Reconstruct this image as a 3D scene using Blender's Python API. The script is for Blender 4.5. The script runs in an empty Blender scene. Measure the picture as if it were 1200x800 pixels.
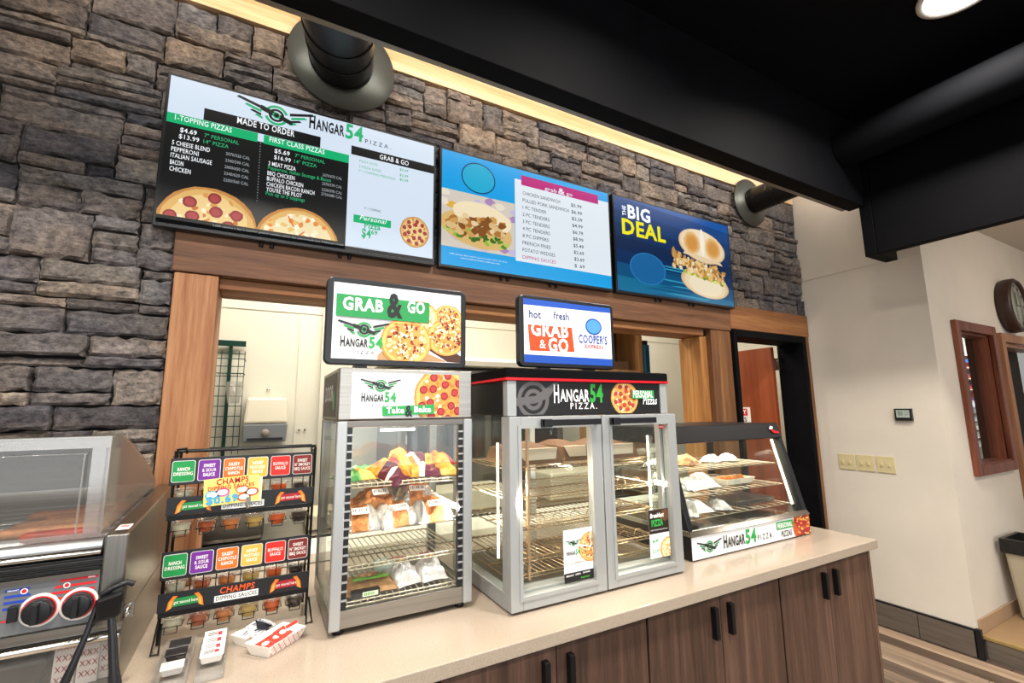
import bpy, math, random
from mathutils import Vector, Matrix
random.seed(7)
SC = bpy.context.scene
COL = SC.collection
PI = math.pi

# ------------------------------------------------------------------ camera
F, YAW, PITCH, ROLL, H = 538.62, 0.49867, 0.14799, -0.01192, 1.53
_cy, _sy, _cp, _sp = math.cos(YAW), math.sin(YAW), math.cos(PITCH), math.sin(PITCH)
FW = Vector((_sy*_cp, _cy*_cp, _sp)); _r = Vector((_cy, -_sy, 0)); _u = _r.cross(FW)
RT = math.cos(ROLL)*_r + math.sin(ROLL)*_u
UP = -math.sin(ROLL)*_r + math.cos(ROLL)*_u
cam = bpy.data.cameras.new('camera'); cam.sensor_width = 36; cam.lens = F/1200*36
cam.clip_start = .02; cam.clip_end = 100
camo = bpy.data.objects.new('camera', cam); COL.objects.link(camo)
camo.matrix_world = Matrix(((RT.x, UP.x, -FW.x, 0), (RT.y, UP.y, -FW.y, 0), (RT.z, UP.z, -FW.z, H), (0, 0, 0, 1)))
SC.camera = camo

# ------------------------------------------------------------------ world, exposure, large lights
wd = bpy.data.worlds.new('world'); SC.world = wd; wd.use_nodes = True
wd.node_tree.nodes['Background'].inputs[0].default_value = (1.0, .97, .93, 1)
wd.node_tree.nodes['Background'].inputs[1].default_value = .36
SC.view_settings.view_transform = 'Standard'; SC.view_settings.look = 'None'
SC.view_settings.gamma = 1; SC.view_settings.use_curve_mapping = False
SC.view_settings.exposure = 0.0

def area(name, loc, target, sx, sy, watts, col=(1, 1, 1)):
    l = bpy.data.lights.new(name, 'AREA'); l.shape = 'RECTANGLE'; l.size = sx; l.size_y = sy
    l.energy = watts; l.color = col
    o = bpy.data.objects.new(name, l); COL.objects.link(o); o.location = loc
    d = Vector(target)-Vector(loc)
    o.rotation_euler = d.to_track_quat('-Z', 'Y').to_euler()
    return o
# daylight from the shop front behind the camera
area('storefront_daylight', (.5, -4.2, 1.9), (.8, 2, 1.5), 6, 2.4, 150, (.93, .97, 1))
# led wash behind the beam, on the top of the stone wall
area('wall_wash_light', (1.4, 1.62, 3.3), (1.4, 2.15, 3.12), 4.6, .06, 30, (1, .92, .82))
# kitchen ceiling panels
area('kitchen_light', (.6, 3.0, 2.95), (.6, 3.1, 0), 2.2, .6, 60, (1, .93, .8))
area('kitchen_light', (3.2, 3.1, 2.95), (3.2, 3.1, 0), 1.2, .6, 26, (1, .93, .8))
# side room beyond the window
area('side_room_light', (5.0, -.3, 2.85), (5.0, .6, 0), .8, .8, 26, (1, .86, .7))
area('shop_light', (7.7, 1.85, 2.6), (7.7, 2.5, 1.4), 1.5, .3, 40, (.93, .97, 1))

# ------------------------------------------------------------------ materials
def hx(s, k=1.0):
    s = s.lstrip('#'); o = []
    for i in (0, 2, 4):
        c = int(s[i:i+2], 16)/255
        o.append((c/12.92 if c <= .04045 else ((c+.055)/1.055)**2.4)*k)
    return tuple(o)
MATS = {}
def M(name, col, rough=.5, metal=0., emit=0., var=None, bump=None, space='Object', spec=.5, coat=0., trans=0., alpha=1., ramp=None, rnd=0., ior=1.45):
    """var=(scale vector, amount[, detail]); bump=(scale vector, strength, distance)"""
    if isinstance(col, str): col = hx(col)
    m = bpy.data.materials.new(name); m.use_nodes = True; nt = m.node_tree; N = nt.nodes; L = nt.links
    b = N['Principled BSDF']
    b.inputs['Roughness'].default_value = rough; b.inputs['Metallic'].default_value = metal
    b.inputs['Base Color'].default_value = (*col, 1); b.inputs['Specular IOR Level'].default_value = spec
    b.inputs['Coat Weight'].default_value = coat; b.inputs['Transmission Weight'].default_value = trans
    b.inputs['Alpha'].default_value = alpha; b.inputs['IOR'].default_value = ior
    out = None
    if var or bump:
        if space == 'Object':
            tc = N.new('ShaderNodeTexCoord').outputs['Object']
        else:
            tc = N.new('ShaderNodeNewGeometry').outputs['Position']
    def noise(sc, det=6, r=.6):
        mp = N.new('ShaderNodeMapping'); mp.inputs['Scale'].default_value = sc
        L.new(tc, mp.inputs['Vector'])
        n = N.new('ShaderNodeTexNoise'); n.inputs['Scale'].default_value = 1; n.inputs['Detail'].default_value = det
        n.inputs['Roughness'].default_value = r
        L.new(mp.outputs[0], n.inputs['Vector']); return n
    colout = None
    if var:
        n = noise(var[0], 6)
        cr = N.new('ShaderNodeValToRGB'); L.new(n.outputs['Fac'], cr.inputs[0])
        a = var[1]
        if ramp:
            cs = [hx(c) if isinstance(c, str) else c for c in ramp]
            cr.color_ramp.elements[0].position = .3; cr.color_ramp.elements[1].position = .7
            cr.color_ramp.elements[0].color = (*cs[0], 1); cr.color_ramp.elements[1].color = (*cs[-1], 1)
            for i, c in enumerate(cs[1:-1]):
                e = cr.color_ramp.elements.new(.3+.4*(i+1)/(len(cs)-1)); e.color = (*c, 1)
        else:
            cr.color_ramp.elements[0].position = .3; cr.color_ramp.elements[1].position = .7
            cr.color_ramp.elements[0].color = (*[c*(1-a) for c in col], 1)
            cr.color_ramp.elements[1].color = (*[min(1, c*(1+a)) for c in col], 1)
        colout = cr.outputs[0]
    if rnd:
        oi = N.new('ShaderNodeObjectInfo'); mr = N.new('ShaderNodeMapRange')
        mr.inputs[3].default_value = 1-rnd; mr.inputs[4].default_value = 1+rnd
        L.new(oi.outputs['Random'], mr.inputs[0])
        hs = N.new('ShaderNodeHueSaturation'); hs.inputs['Color'].default_value = (*col, 1)
        if colout: L.new(colout, hs.inputs['Color'])
        L.new(mr.outputs[0], hs.inputs['Value']); colout = hs.outputs[0]
    if colout: L.new(colout, b.inputs['Base Color'])
    if emit:
        b.inputs['Base Color'].default_value = (*[c*.06 for c in col], 1)
        b.inputs['Emission Strength'].default_value = emit
        b.inputs['Emission Color'].default_value = (*col, 1)
        if colout: L.new(colout, b.inputs['Emission Color'])
    if bump:
        n = noise(bump[0], 8, .65)
        bp = N.new('ShaderNodeBump'); bp.inputs['Strength'].default_value = bump[1]; bp.inputs['Distance'].default_value = bump[2]
        L.new(n.outputs['Fac'], bp.inputs['Height']); L.new(bp.outputs[0], b.inputs['Normal'])
    MATS[name] = m
    return m
def glass(name, tint=(.96, .98, .97), gloss=.06, rough=.02, haze=0.):
    m = bpy.data.materials.new(name); m.use_nodes = True; nt = m.node_tree; N = nt.nodes; L = nt.links
    N.remove(N['Principled BSDF']); out = N['Material Output']
    t = N.new('ShaderNodeBsdfTransparent'); t.inputs[0].default_value = (*tint, 1)
    g = N.new('ShaderNodeBsdfGlossy'); g.inputs['Roughness'].default_value = rough
    lw = N.new('ShaderNodeLayerWeight'); lw.inputs[0].default_value = .5
    pw = N.new('ShaderNodeMath'); pw.operation = 'POWER'; pw.inputs[1].default_value = 4.5; L.new(lw.outputs['Facing'], pw.inputs[0])
    mr = N.new('ShaderNodeMath'); mr.operation = 'MULTIPLY_ADD'; mr.inputs[1].default_value = .6; mr.inputs[2].default_value = gloss*.7
    L.new(pw.outputs[0], mr.inputs[0])
    mx = N.new('ShaderNodeMixShader'); L.new(mr.outputs[0], mx.inputs[0]); L.new(t.outputs[0], mx.inputs[1]); L.new(g.outputs[0], mx.inputs[2])
    last = mx
    if haze:
        d = N.new('ShaderNodeBsdfDiffuse'); d.inputs[0].default_value = (.8, .78, .74, 1)
        m2 = N.new('ShaderNodeMixShader'); m2.inputs[0].default_value = haze
        L.new(mx.outputs[0], m2.inputs[1]); L.new(d.outputs[0], m2.inputs[2]); last = m2
    L.new(last.outputs[0], out.inputs[0]); return m

def stone_mat(name, cols):
    m = bpy.data.materials.new(name); m.use_nodes = True; nt = m.node_tree; N = nt.nodes; L = nt.links; b = N['Principled BSDF']
    b.inputs['Roughness'].default_value = .82; b.inputs['Specular IOR Level'].default_value = .3
    geo = N.new('ShaderNodeNewGeometry')
    mp = N.new('ShaderNodeMapping'); mp.inputs['Scale'].default_value = (1, 1, 1.6); L.new(geo.outputs['Position'], mp.inputs[0])
    n1 = N.new('ShaderNodeTexNoise'); n1.inputs['Scale'].default_value = 7; n1.inputs['Detail'].default_value = 8; n1.inputs['Roughness'].default_value = .7
    n2 = N.new('ShaderNodeTexNoise'); n2.inputs['Scale'].default_value = 38; n2.inputs['Detail'].default_value = 8; n2.inputs['Roughness'].default_value = .75
    for n in (n1, n2): L.new(mp.outputs[0], n.inputs['Vector'])
    oi = N.new('ShaderNodeObjectInfo')
    rc = N.new('ShaderNodeValToRGB'); cs = [hx(c) for c in cols]
    rc.color_ramp.elements[0].color = (*cs[0], 1); rc.color_ramp.elements[1].color = (*cs[-1], 1)
    for i, c in enumerate(cs[1:-1]):
        e = rc.color_ramp.elements.new((i+1)/(len(cs)-1)); e.color = (*c, 1)
    L.new(oi.outputs['Random'], rc.inputs[0])
    c1 = N.new('ShaderNodeValToRGB'); c1.color_ramp.elements[0].position = .34; c1.color_ramp.elements[1].position = .68
    c1.color_ramp.elements[0].color = (.6, .59, .6, 1); c1.color_ramp.elements[1].color = (1.5, 1.45, 1.4, 1)
    L.new(n1.outputs[0], c1.inputs[0])
    c2 = N.new('ShaderNodeValToRGB'); c2.color_ramp.elements[0].position = .36; c2.color_ramp.elements[1].position = .72
    c2.color_ramp.elements[0].color = (.42, .42, .45, 1); c2.color_ramp.elements[1].color = (2.0, 1.95, 1.85, 1)
    L.new(n2.outputs[0], c2.inputs[0])
    x1 = N.new('ShaderNodeMixRGB'); x1.blend_type = 'MULTIPLY'; x1.inputs[0].default_value = 1
    L.new(rc.outputs[0], x1.inputs[1]); L.new(c1.outputs[0], x1.inputs[2])
    x2 = N.new('ShaderNodeMixRGB'); x2.blend_type = 'MULTIPLY'; x2.inputs[0].default_value = 1
    L.new(x1.outputs[0], x2.inputs[1]); L.new(c2.outputs[0], x2.inputs[2])
    n3 = N.new('ShaderNodeTexNoise'); n3.inputs['Scale'].default_value = 3.2; n3.inputs['Detail'].default_value = 4; L.new(mp.outputs[0], n3.inputs['Vector'])
    c3 = N.new('ShaderNodeValToRGB'); c3.color_ramp.elements[0].position = .42; c3.color_ramp.elements[1].position = .6
    c3.color_ramp.elements[0].color = (.82, .85, .91, 1); c3.color_ramp.elements[1].color = (1.0, .955, .90, 1); L.new(n3.outputs[0], c3.inputs[0])
    x3 = N.new('ShaderNodeMixRGB'); x3.blend_type = 'MULTIPLY'; x3.inputs[0].default_value = 1; L.new(x2.outputs[0], x3.inputs[1]); L.new(c3.outputs[0], x3.inputs[2])
    L.new(x3.outputs[0], b.inputs['Base Color'])
    ad = N.new('ShaderNodeMath'); ad.operation = 'MULTIPLY_ADD'; ad.inputs[1].default_value = .5
    L.new(n2.outputs[0], ad.inputs[0]); L.new(n1.outputs[0], ad.inputs[2])
    bp = N.new('ShaderNodeBump'); bp.inputs['Strength'].default_value = .9; bp.inputs['Distance'].default_value = .030
    L.new(ad.outputs[0], bp.inputs['Height']); L.new(bp.outputs[0], b.inputs['Normal'])
    return m

def wood_mat(name, c_dark, c_mid, c_light, grain='x', rough=.6, s=1.0, knots=True):
    m = bpy.data.materials.new(name); m.use_nodes = True; nt = m.node_tree; N = nt.nodes; L = nt.links; b = N['Principled BSDF']
    b.inputs['Roughness'].default_value = rough; b.inputs['Specular IOR Level'].default_value = .35
    geo = N.new('ShaderNodeNewGeometry'); oi = N.new('ShaderNodeObjectInfo')
    off = N.new('ShaderNodeVectorMath'); off.operation = 'MULTIPLY_ADD'
    cmb = N.new('ShaderNodeCombineXYZ')
    for i in range(3): L.new(oi.outputs['Random'], cmb.inputs[i])
    off.inputs[1].default_value = (9, 7, 11); L.new(cmb.outputs[0], off.inputs[0]); L.new(geo.outputs['Position'], off.inputs[2])
    def nz(sc, det, r, dist=0):
        mp = N.new('ShaderNodeMapping'); mp.inputs['Scale'].default_value = sc; L.new(off.outputs[0], mp.inputs[0])
        n = N.new('ShaderNodeTexNoise'); n.inputs['Scale'].default_value = 1; n.inputs['Detail'].default_value = det
        n.inputs['Roughness'].default_value = r; n.inputs['Distortion'].default_value = dist; L.new(mp.outputs[0], n.inputs['Vector']); return n
    lo, hi = 1.6*s, 34*s
    a = {'x': (lo, hi, hi), 'y': (hi, lo, hi), 'z': (hi, hi, lo)}[grain]
    a2 = tuple(v*2.6 for v in a)
    n1 = nz(tuple(v*.28 for v in a), 3, .5, .8); n2 = nz(a2, 6, .7)
    mixv = N.new('ShaderNodeMath'); mixv.operation = 'MULTIPLY_ADD'; mixv.inputs[1].default_value = .45
    sub = N.new('ShaderNodeMath'); sub.operation = 'MULTIPLY'; sub.inputs[1].default_value = .6
    L.new(n1.outputs[0], sub.inputs[0]); L.new(n2.outputs[0], mixv.inputs[0]); L.new(sub.outputs[0], mixv.inputs[2])
    cr = N.new('ShaderNodeValToRGB'); cr.color_ramp.elements[0].position = .38; cr.color_ramp.elements[1].position = .66
    cr.color_ramp.elements[0].color = (*hx(c_dark), 1); cr.color_ramp.elements[1].color = (*hx(c_light), 1)
    e = cr.color_ramp.elements.new(.52); e.color = (*hx(c_mid), 1)
    L.new(mixv.outputs[0], cr.inputs[0]); L.new(cr.outputs[0], b.inputs['Base Color'])
    bp = N.new('ShaderNodeBump'); bp.inputs['Strength'].default_value = .25; bp.inputs['Distance'].default_value = .003
    L.new(n2.outputs[0], bp.inputs['Height']); L.new(bp.outputs[0], b.inputs['Normal'])
    return m

def brushed(name, col, rough=.3, axis='x', metal=1.):
    sc = {'x': (3, 90, 220), 'z': (220, 90, 3), 'y': (220, 3, 90)}[axis]
    m = M(name, col, rough, metal, var=(sc, .14), bump=(sc, .12, .001))
    return m

m_stone = stone_mat('ledge_stone', ['#4b4a4f', '#79716c', '#5e5d63', '#8f857b', '#525157', '#827a73', '#978a7e', '#6a676a', '#888480', '#565458'])
m_mortar = M('dark_mortar', '#141313', .95)  # near-black backing that shows in the joints between stones
m_wood_l = wood_mat('cedar_post', '#6d432b', '#8f5f3e', '#a97b56', 'z', .62)
m_wood_b = wood_mat('brown_beam', '#4d3122', '#6c4830', '#866046', 'x', .55)
m_wood_b2 = wood_mat('brown_beam_end', '#6a4226', '#855632', '#9c6b40', 'x', .55)
m_wood_r = wood_mat('honey_post', '#7d4f27', '#9f6d3b', '#b9854f', 'z', .55)
m_wood_r2 = wood_mat('dark_honey_post', '#533520', '#704a2c', '#8f643c', 'z', .55)
m_wood_w = wood_mat('pale_pine', '#c79a68', '#e2bf92', '#edd3ae', 'x', .6, .6)
m_cab = wood_mat('walnut_laminate', '#38271f', '#513b30', '#6b5042', 'z', .42, .8)
m_cabin = M('cabinet_gap', '#171210', .8)
m_doorred = wood_mat('cherry_door', '#6b2f17', '#8a4222', '#9d5230', 'z', .4, .5)
m_casered = wood_mat('cherry_casing', '#4f2719', '#713c28', '#8a5038', 'z', .4, .8)
m_casebr = wood_mat('tan_casing', '#7a5136', '#98694a', '#ad8060', 'z', .45, .8)
m_black = M('black_paint', '#07070a', .7, var=((6, 6, 6), .3), spec=.10)
m_blackceil = M('black_ceiling_paint', '#08090d', .8, spec=.12, bump=((30, 30, 30), .15, .002))
m_blackpl = M('black_plastic', '#15161a', .38)
m_blackmet = M('black_enamel_metal', '#0e0e10', .36, .2)
m_blackwire = M('black_wire', '#0c0c0d', .35, .3)
m_wall = M('cream_wall_paint', '#d9d2c6', .8, var=((2.2, 2.2, 2.2), .05), bump=((60, 60, 60), .08, .002), space='P')
m_wallt = M('warm_wall_paint', '#d3cabd', .8, var=((2.2, 2.2, 2.2), .05), bump=((60, 60, 60), .08, .002), space='P')
m_kwall = M('kitchen_panel', '#e3dfd0', .45, var=((1.5, 1.5, 1.5), .04), space='P')
m_ceilw = M('ceiling_white', '#cfc7bb', .9)
m_quartz = M('cream_quartz', '#a89b8b', .14, var=((420, 420, 420), .2), space='P', ramp=['#7f715f', '#a09282', '#a69888', '#b9ac9d'])
m_steel = brushed('brushed_steel', '#97938c', .3, 'x')
m_steelv = brushed('brushed_steel_upright', '#94918b', .28, 'z')
m_steelp = M('polished_steel', '#c9c7c2', .14, 1)
m_steeld = brushed('dark_steel', '#77726b', .35, 'x')
m_roller = M('chrome_roller', '#d2d5d8', .30, .8)
m_alu = M('satin_aluminium', '#a9abab', .38, .55)
m_aluw = M('silver_paint', '#a5a8a8', .42, .35)
m_wire = M('nickel_wire', '#b9ad98', .3, .9)
m_wirer = M('shelf_wire', '#a58f72', .3, .85)
m_glass = glass('case_glass', gloss=.05)
m_glassw = glass('window_glass', gloss=.04)
m_hood = glass('hood_plastic', (.90, .89, .88), gloss=.05, rough=.04, haze=.04)
m_hoodside = glass('hood_side_plastic', (.70, .62, .56), gloss=.08, rough=.06, haze=.10)
m_hoodrim = glass('hood_moulded_edge', (.85, .85, .85), gloss=.14, rough=.10, haze=.12)
m_acry = glass('clear_acrylic', (.9, .9, .9), gloss=.10, rough=.04, haze=.10)
m_led = M('warm_led_strip', '#fff0d2', .5, emit=5)
m_ledp = M('cool_led_strip', '#fff2f6', .5, emit=6)
m_lamp = M('lamp_diffuser', '#fffdf5', .5, emit=9)
m_white = M('white_plastic', '#e6e3da', .4)
m_grey = M('grey_plastic', '#8b9096', .45)
m_red = M('red_trim', '#c8101e', .35)
m_green = M('rack_green', '#173f34', .4, .3)
m_teal = M('teal_cloth', '#1c5a78', .8)
m_shelfw = wood_mat('birch_shelf', '#9a6b3c', '#b98a55', '#cb9d68', 'z', .6, .6)
m_ivory = M('ivory_plate', '#c9bb91', .45)
m_kraft = M('kraft_paper', '#a87c52', .75, var=((30, 30, 30), .2), bump=((55, 55, 55), .6, .006))
m_krafto = M('copper_foil_wrap', '#d28a52', .32, .45, var=((28, 28, 28), .4), bump=((45, 45, 45), .9, .01))
m_foil = M('silver_foil', '#c9c6c0', .25, .85, var=((30, 30, 30), .25), bump=((50, 50, 50), .9, .01))
m_bagy = M('yellow_bag', '#e09a28', .35, var=((26, 26, 26), .45), bump=((40, 40, 40), .8, .01), ramp=['#b5481c', '#e08d22', '#f0b94a', '#f3dc9a'])
m_bagm = M('maroon_bag', '#5c1230', .35, var=((20, 20, 20), .2), bump=((40, 40, 40), .5, .01))
m_bagr = M('red_bag', '#b82418', .35, bump=((40, 40, 40), .5, .01))
m_bagg = M('green_bag', '#2c8c3a', .35, var=((20, 20, 20), .35), bump=((40, 40, 40), .5, .01))
m_bagw = M('white_bag', '#e6e0dc', .4, bump=((40, 40, 40), .7, .008))
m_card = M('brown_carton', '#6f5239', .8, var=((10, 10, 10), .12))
m_cardd = M('dark_brown_board', '#5a402b', .8)  # darker brown for carton lid flaps and the shelf back board
m_sausage = M('browned_sausage', '#b56a34', .38, var=((40, 40, 40), .3), bump=((60, 60, 60), .5, .004))
m_sausager = M('red_sausage', '#a3331a', .32, var=((40, 40, 40), .3))
m_sausaget = M('tan_taquito', '#c98d5c', .5, var=((60, 60, 60), .25), bump=((80, 80, 80), .5, .003))
m_wing = M('orange_glazed_chicken', '#d07a22', .3, var=((60, 60, 60), .4), bump=((60, 60, 60), .8, .01))
m_base = M('wood_tile_skirting', '#5f554c', .6, var=((30, 3, 60), .25), space='P')
m_tan = M('tan_vinyl_base', '#a5886c', .6)
m_step = M('tan_tile', '#9c7f5e', .5, var=((5, 5, 5), .12), space='P')
m_nose = M('brass_stair_nosing', '#b59a63', .4, .5)
m_bin = M('beige_bin', '#a79c86', .55)
m_liner = M('black_bin_liner', '#131313', .25, bump=((40, 40, 40), .6, .01))
m_floorb = M('floor_underlay', '#5c5148', .6)
m_plank = wood_mat('wood_tile', '#5c4c40', '#8a7663', '#ab9681', 'y', .38, .5)
m_plankd = wood_mat('dark_wood_tile', '#3b3029', '#57483d', '#6f5e50', 'y', .38, .5)
m_plankl = wood_mat('light_wood_tile', '#86705a', '#a8917a', '#c4ad95', 'y', .38, .5)
PM = {}
def pm(hexs, rough=.45, emit=0.):
    k = (hexs, rough, emit)
    if k not in PM: PM[k] = M('print_'+hexs.strip('#')+('_lit' if emit else ''), hexs, rough, emit=emit*.92, spec=.5)
    return PM[k]

# ------------------------------------------------------------------ mesh builder
ORG = {}
class MB:
    def __init__(s): s.v = []; s.f = []; s.mi = []; s.sm = []; s.mats = []
    def m(s, mat):
        if mat is None: return 0
        if mat not in s.mats: s.mats.append(mat)
        return s.mats.index(mat)
    def add(s, vs, fs, mat=None, smooth=False):
        o = len(s.v); s.v += [tuple(p) for p in vs]; k = s.m(mat)
        for f in fs: s.f.append(tuple(i+o for i in f)); s.mi.append(k); s.sm.append(smooth)
        return s
    def box(s, x0, x1, y0, y1, z0, z1, mat=None):
        v = [(x, y, z) for x in (x0, x1) for y in (y0, y1) for z in (z0, z1)]
        return s.add(v, [(0, 1, 3, 2), (4, 6, 7, 5), (0, 4, 5, 1), (2, 3, 7, 6), (0, 2, 6, 4), (1, 5, 7, 3)], mat)
    def hexa(s, p, mat=None):
        """p: 4 bottom points then 4 top points"""
        return s.add(p, [(3, 2, 1, 0), (4, 5, 6, 7), (0, 1, 5, 4), (1, 2, 6, 5), (2, 3, 7, 6), (3, 0, 4, 7)], mat)
    def tube(s, pts, r, n=8, mat=None, cap=True, smooth=True):
        pts = [Vector(p) for p in pts]; rs = r if isinstance(r, (list, tuple)) else [r]*len(pts)
        t0 = (pts[1]-pts[0]).normalized()
        a = Vector((0, 0, 1)) if abs(t0.z) < .9 else Vector((1, 0, 0))
        u = t0.cross(a).normalized(); vs = []
        for i, p in enumerate(pts):
            if i == 0: t = t0
            elif i == len(pts)-1: t = (pts[i]-pts[i-1]).normalized()
            else: t = ((pts[i+1]-pts[i]).normalized()+(pts[i]-pts[i-1]).normalized()).normalized()
            u = (u-t*u.dot(t)).normalized(); w = t.cross(u)
            for k in range(n):
                an = 2*PI*k/n; vs.append(p+(u*math.cos(an)+w*math.sin(an))*rs[i])
        fs = []
        for i in range(len(pts)-1):
            for k in range(n):
                fs.append((i*n+k, i*n+(k+1) % n, (i+1)*n+(k+1) % n, (i+1)*n+k))
        s.add(vs, fs, mat, smooth)
        if cap: s.add(vs[:n], [tuple(reversed(range(n)))], mat); s.add(vs[-n:], [tuple(range(n))], mat)
        return s
    def lathe(s, prof, c=(0, 0, 0), n=24, mat=None, axis='z', smooth=True):
        vs = []
        for (r, z) in prof:
            for k in range(n):
                a = 2*PI*k/n; x, y = r*math.cos(a), r*math.sin(a)
                p = {'z': (x, y, z), 'y': (x, z, y), 'x': (z, x, y)}[axis]
                vs.append((c[0]+p[0], c[1]+p[1], c[2]+p[2]))
        fs = [(i*n+k, i*n+(k+1) % n, (i+1)*n+(k+1) % n, (i+1)*n+k) for i in range(len(prof)-1) for k in range(n)]
        return s.add(vs, fs, mat, smooth)
    def prism(s, poly, axis, a, b, mat=None):
        """poly of 2D points extruded along axis x (poly=(y,z)), y (poly=(x,z)), z (poly=(x,y))"""
        def P(p, t): return {'x': (t, p[0], p[1]), 'y': (p[0], t, p[1]), 'z': (p[0], p[1], t)}[axis]
        n = len(poly); vs = [P(p, a) for p in poly]+[P(p, b) for p in poly]
        fs = [tuple(reversed(range(n))), tuple(range(n, 2*n))]+[(i, (i+1) % n, n+(i+1) % n, n+i) for i in range(n)]
        return s.add(vs, fs, mat)
    def build(s, name, mat=None, parent=None, org=None, bev=0, label=None, stuff=False, fix=False):
        if org is None: org = ORG.get(parent.name, (0, 0, 0)) if parent else (0, 0, 0)
        me = bpy.data.meshes.new(name)
        me.from_pydata([(v[0]-org[0], v[1]-org[1], v[2]-org[2]) for v in s.v], [], s.f)
        if mat is not None and not s.mats: me.materials.append(mat)
        for q in s.mats: me.materials.append(q)
        if s.mats: me.polygons.foreach_set('material_index', s.mi)
        me.polygons.foreach_set('use_smooth', s.sm)
        me.update()
        if fix:
            import bmesh
            bm = bmesh.new(); bm.from_mesh(me); bmesh.ops.remove_doubles(bm, verts=bm.verts, dist=1e-5)
            bmesh.ops.recalc_face_normals(bm, faces=bm.faces); bm.to_mesh(me); bm.free()
        o = bpy.data.objects.new(name, me); COL.objects.link(o)
        if parent: o.parent = parent; ORG[o.name] = org
        elif tuple(org) != (0, 0, 0): o.location = org; ORG[o.name] = org
        if bev:
            md = o.modifiers.new('bevel', 'BEVEL'); md.width = bev; md.segments = 2; md.limit_method = 'ANGLE'
        if label: o['label'] = label
        if stuff: o['kind'] = 'stuff'
        return o
def box(*a): return MB().box(*a)
def tag(o, label, cat, group=None):
    o['label'] = label; o['category'] = cat
    if group: o['group'] = group
    return o
def thing(name, label, cat, loc=(0, 0, 0), group=None, rot=0):
    o = bpy.data.objects.new(name, None); COL.objects.link(o); o.location = loc; o.rotation_euler = (0, 0, rot)
    o.empty_display_size = .05
    ORG[o.name] = (0, 0, 0) if rot == 'l' else tuple(loc)
    return tag(o, label, cat, group)
def lthing(name, label, cat, loc, rot=(0, 0, 0), group=None):
    """thing whose parts are built in local coordinates"""
    o = bpy.data.objects.new(name, None); COL.objects.link(o); o.location = loc; o.rotation_euler = rot
    o.empty_display_size = .05
    ORG[o.name] = (0, 0, 0)
    return tag(o, label, cat, group)
def struct(o): o['kind'] = 'structure'; return o
def dup(root, loc, rot=None, label=None):
    r = root.copy(); COL.objects.link(r); r.location = loc
    if rot is not None: r.rotation_euler = rot
    if label: r['label'] = label
    for ch in list(root.children):
        c = ch.copy(); COL.objects.link(c); c.parent = r
        for g in ch.children:
            d = g.copy(); COL.objects.link(d); d.parent = c
    return r

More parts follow.
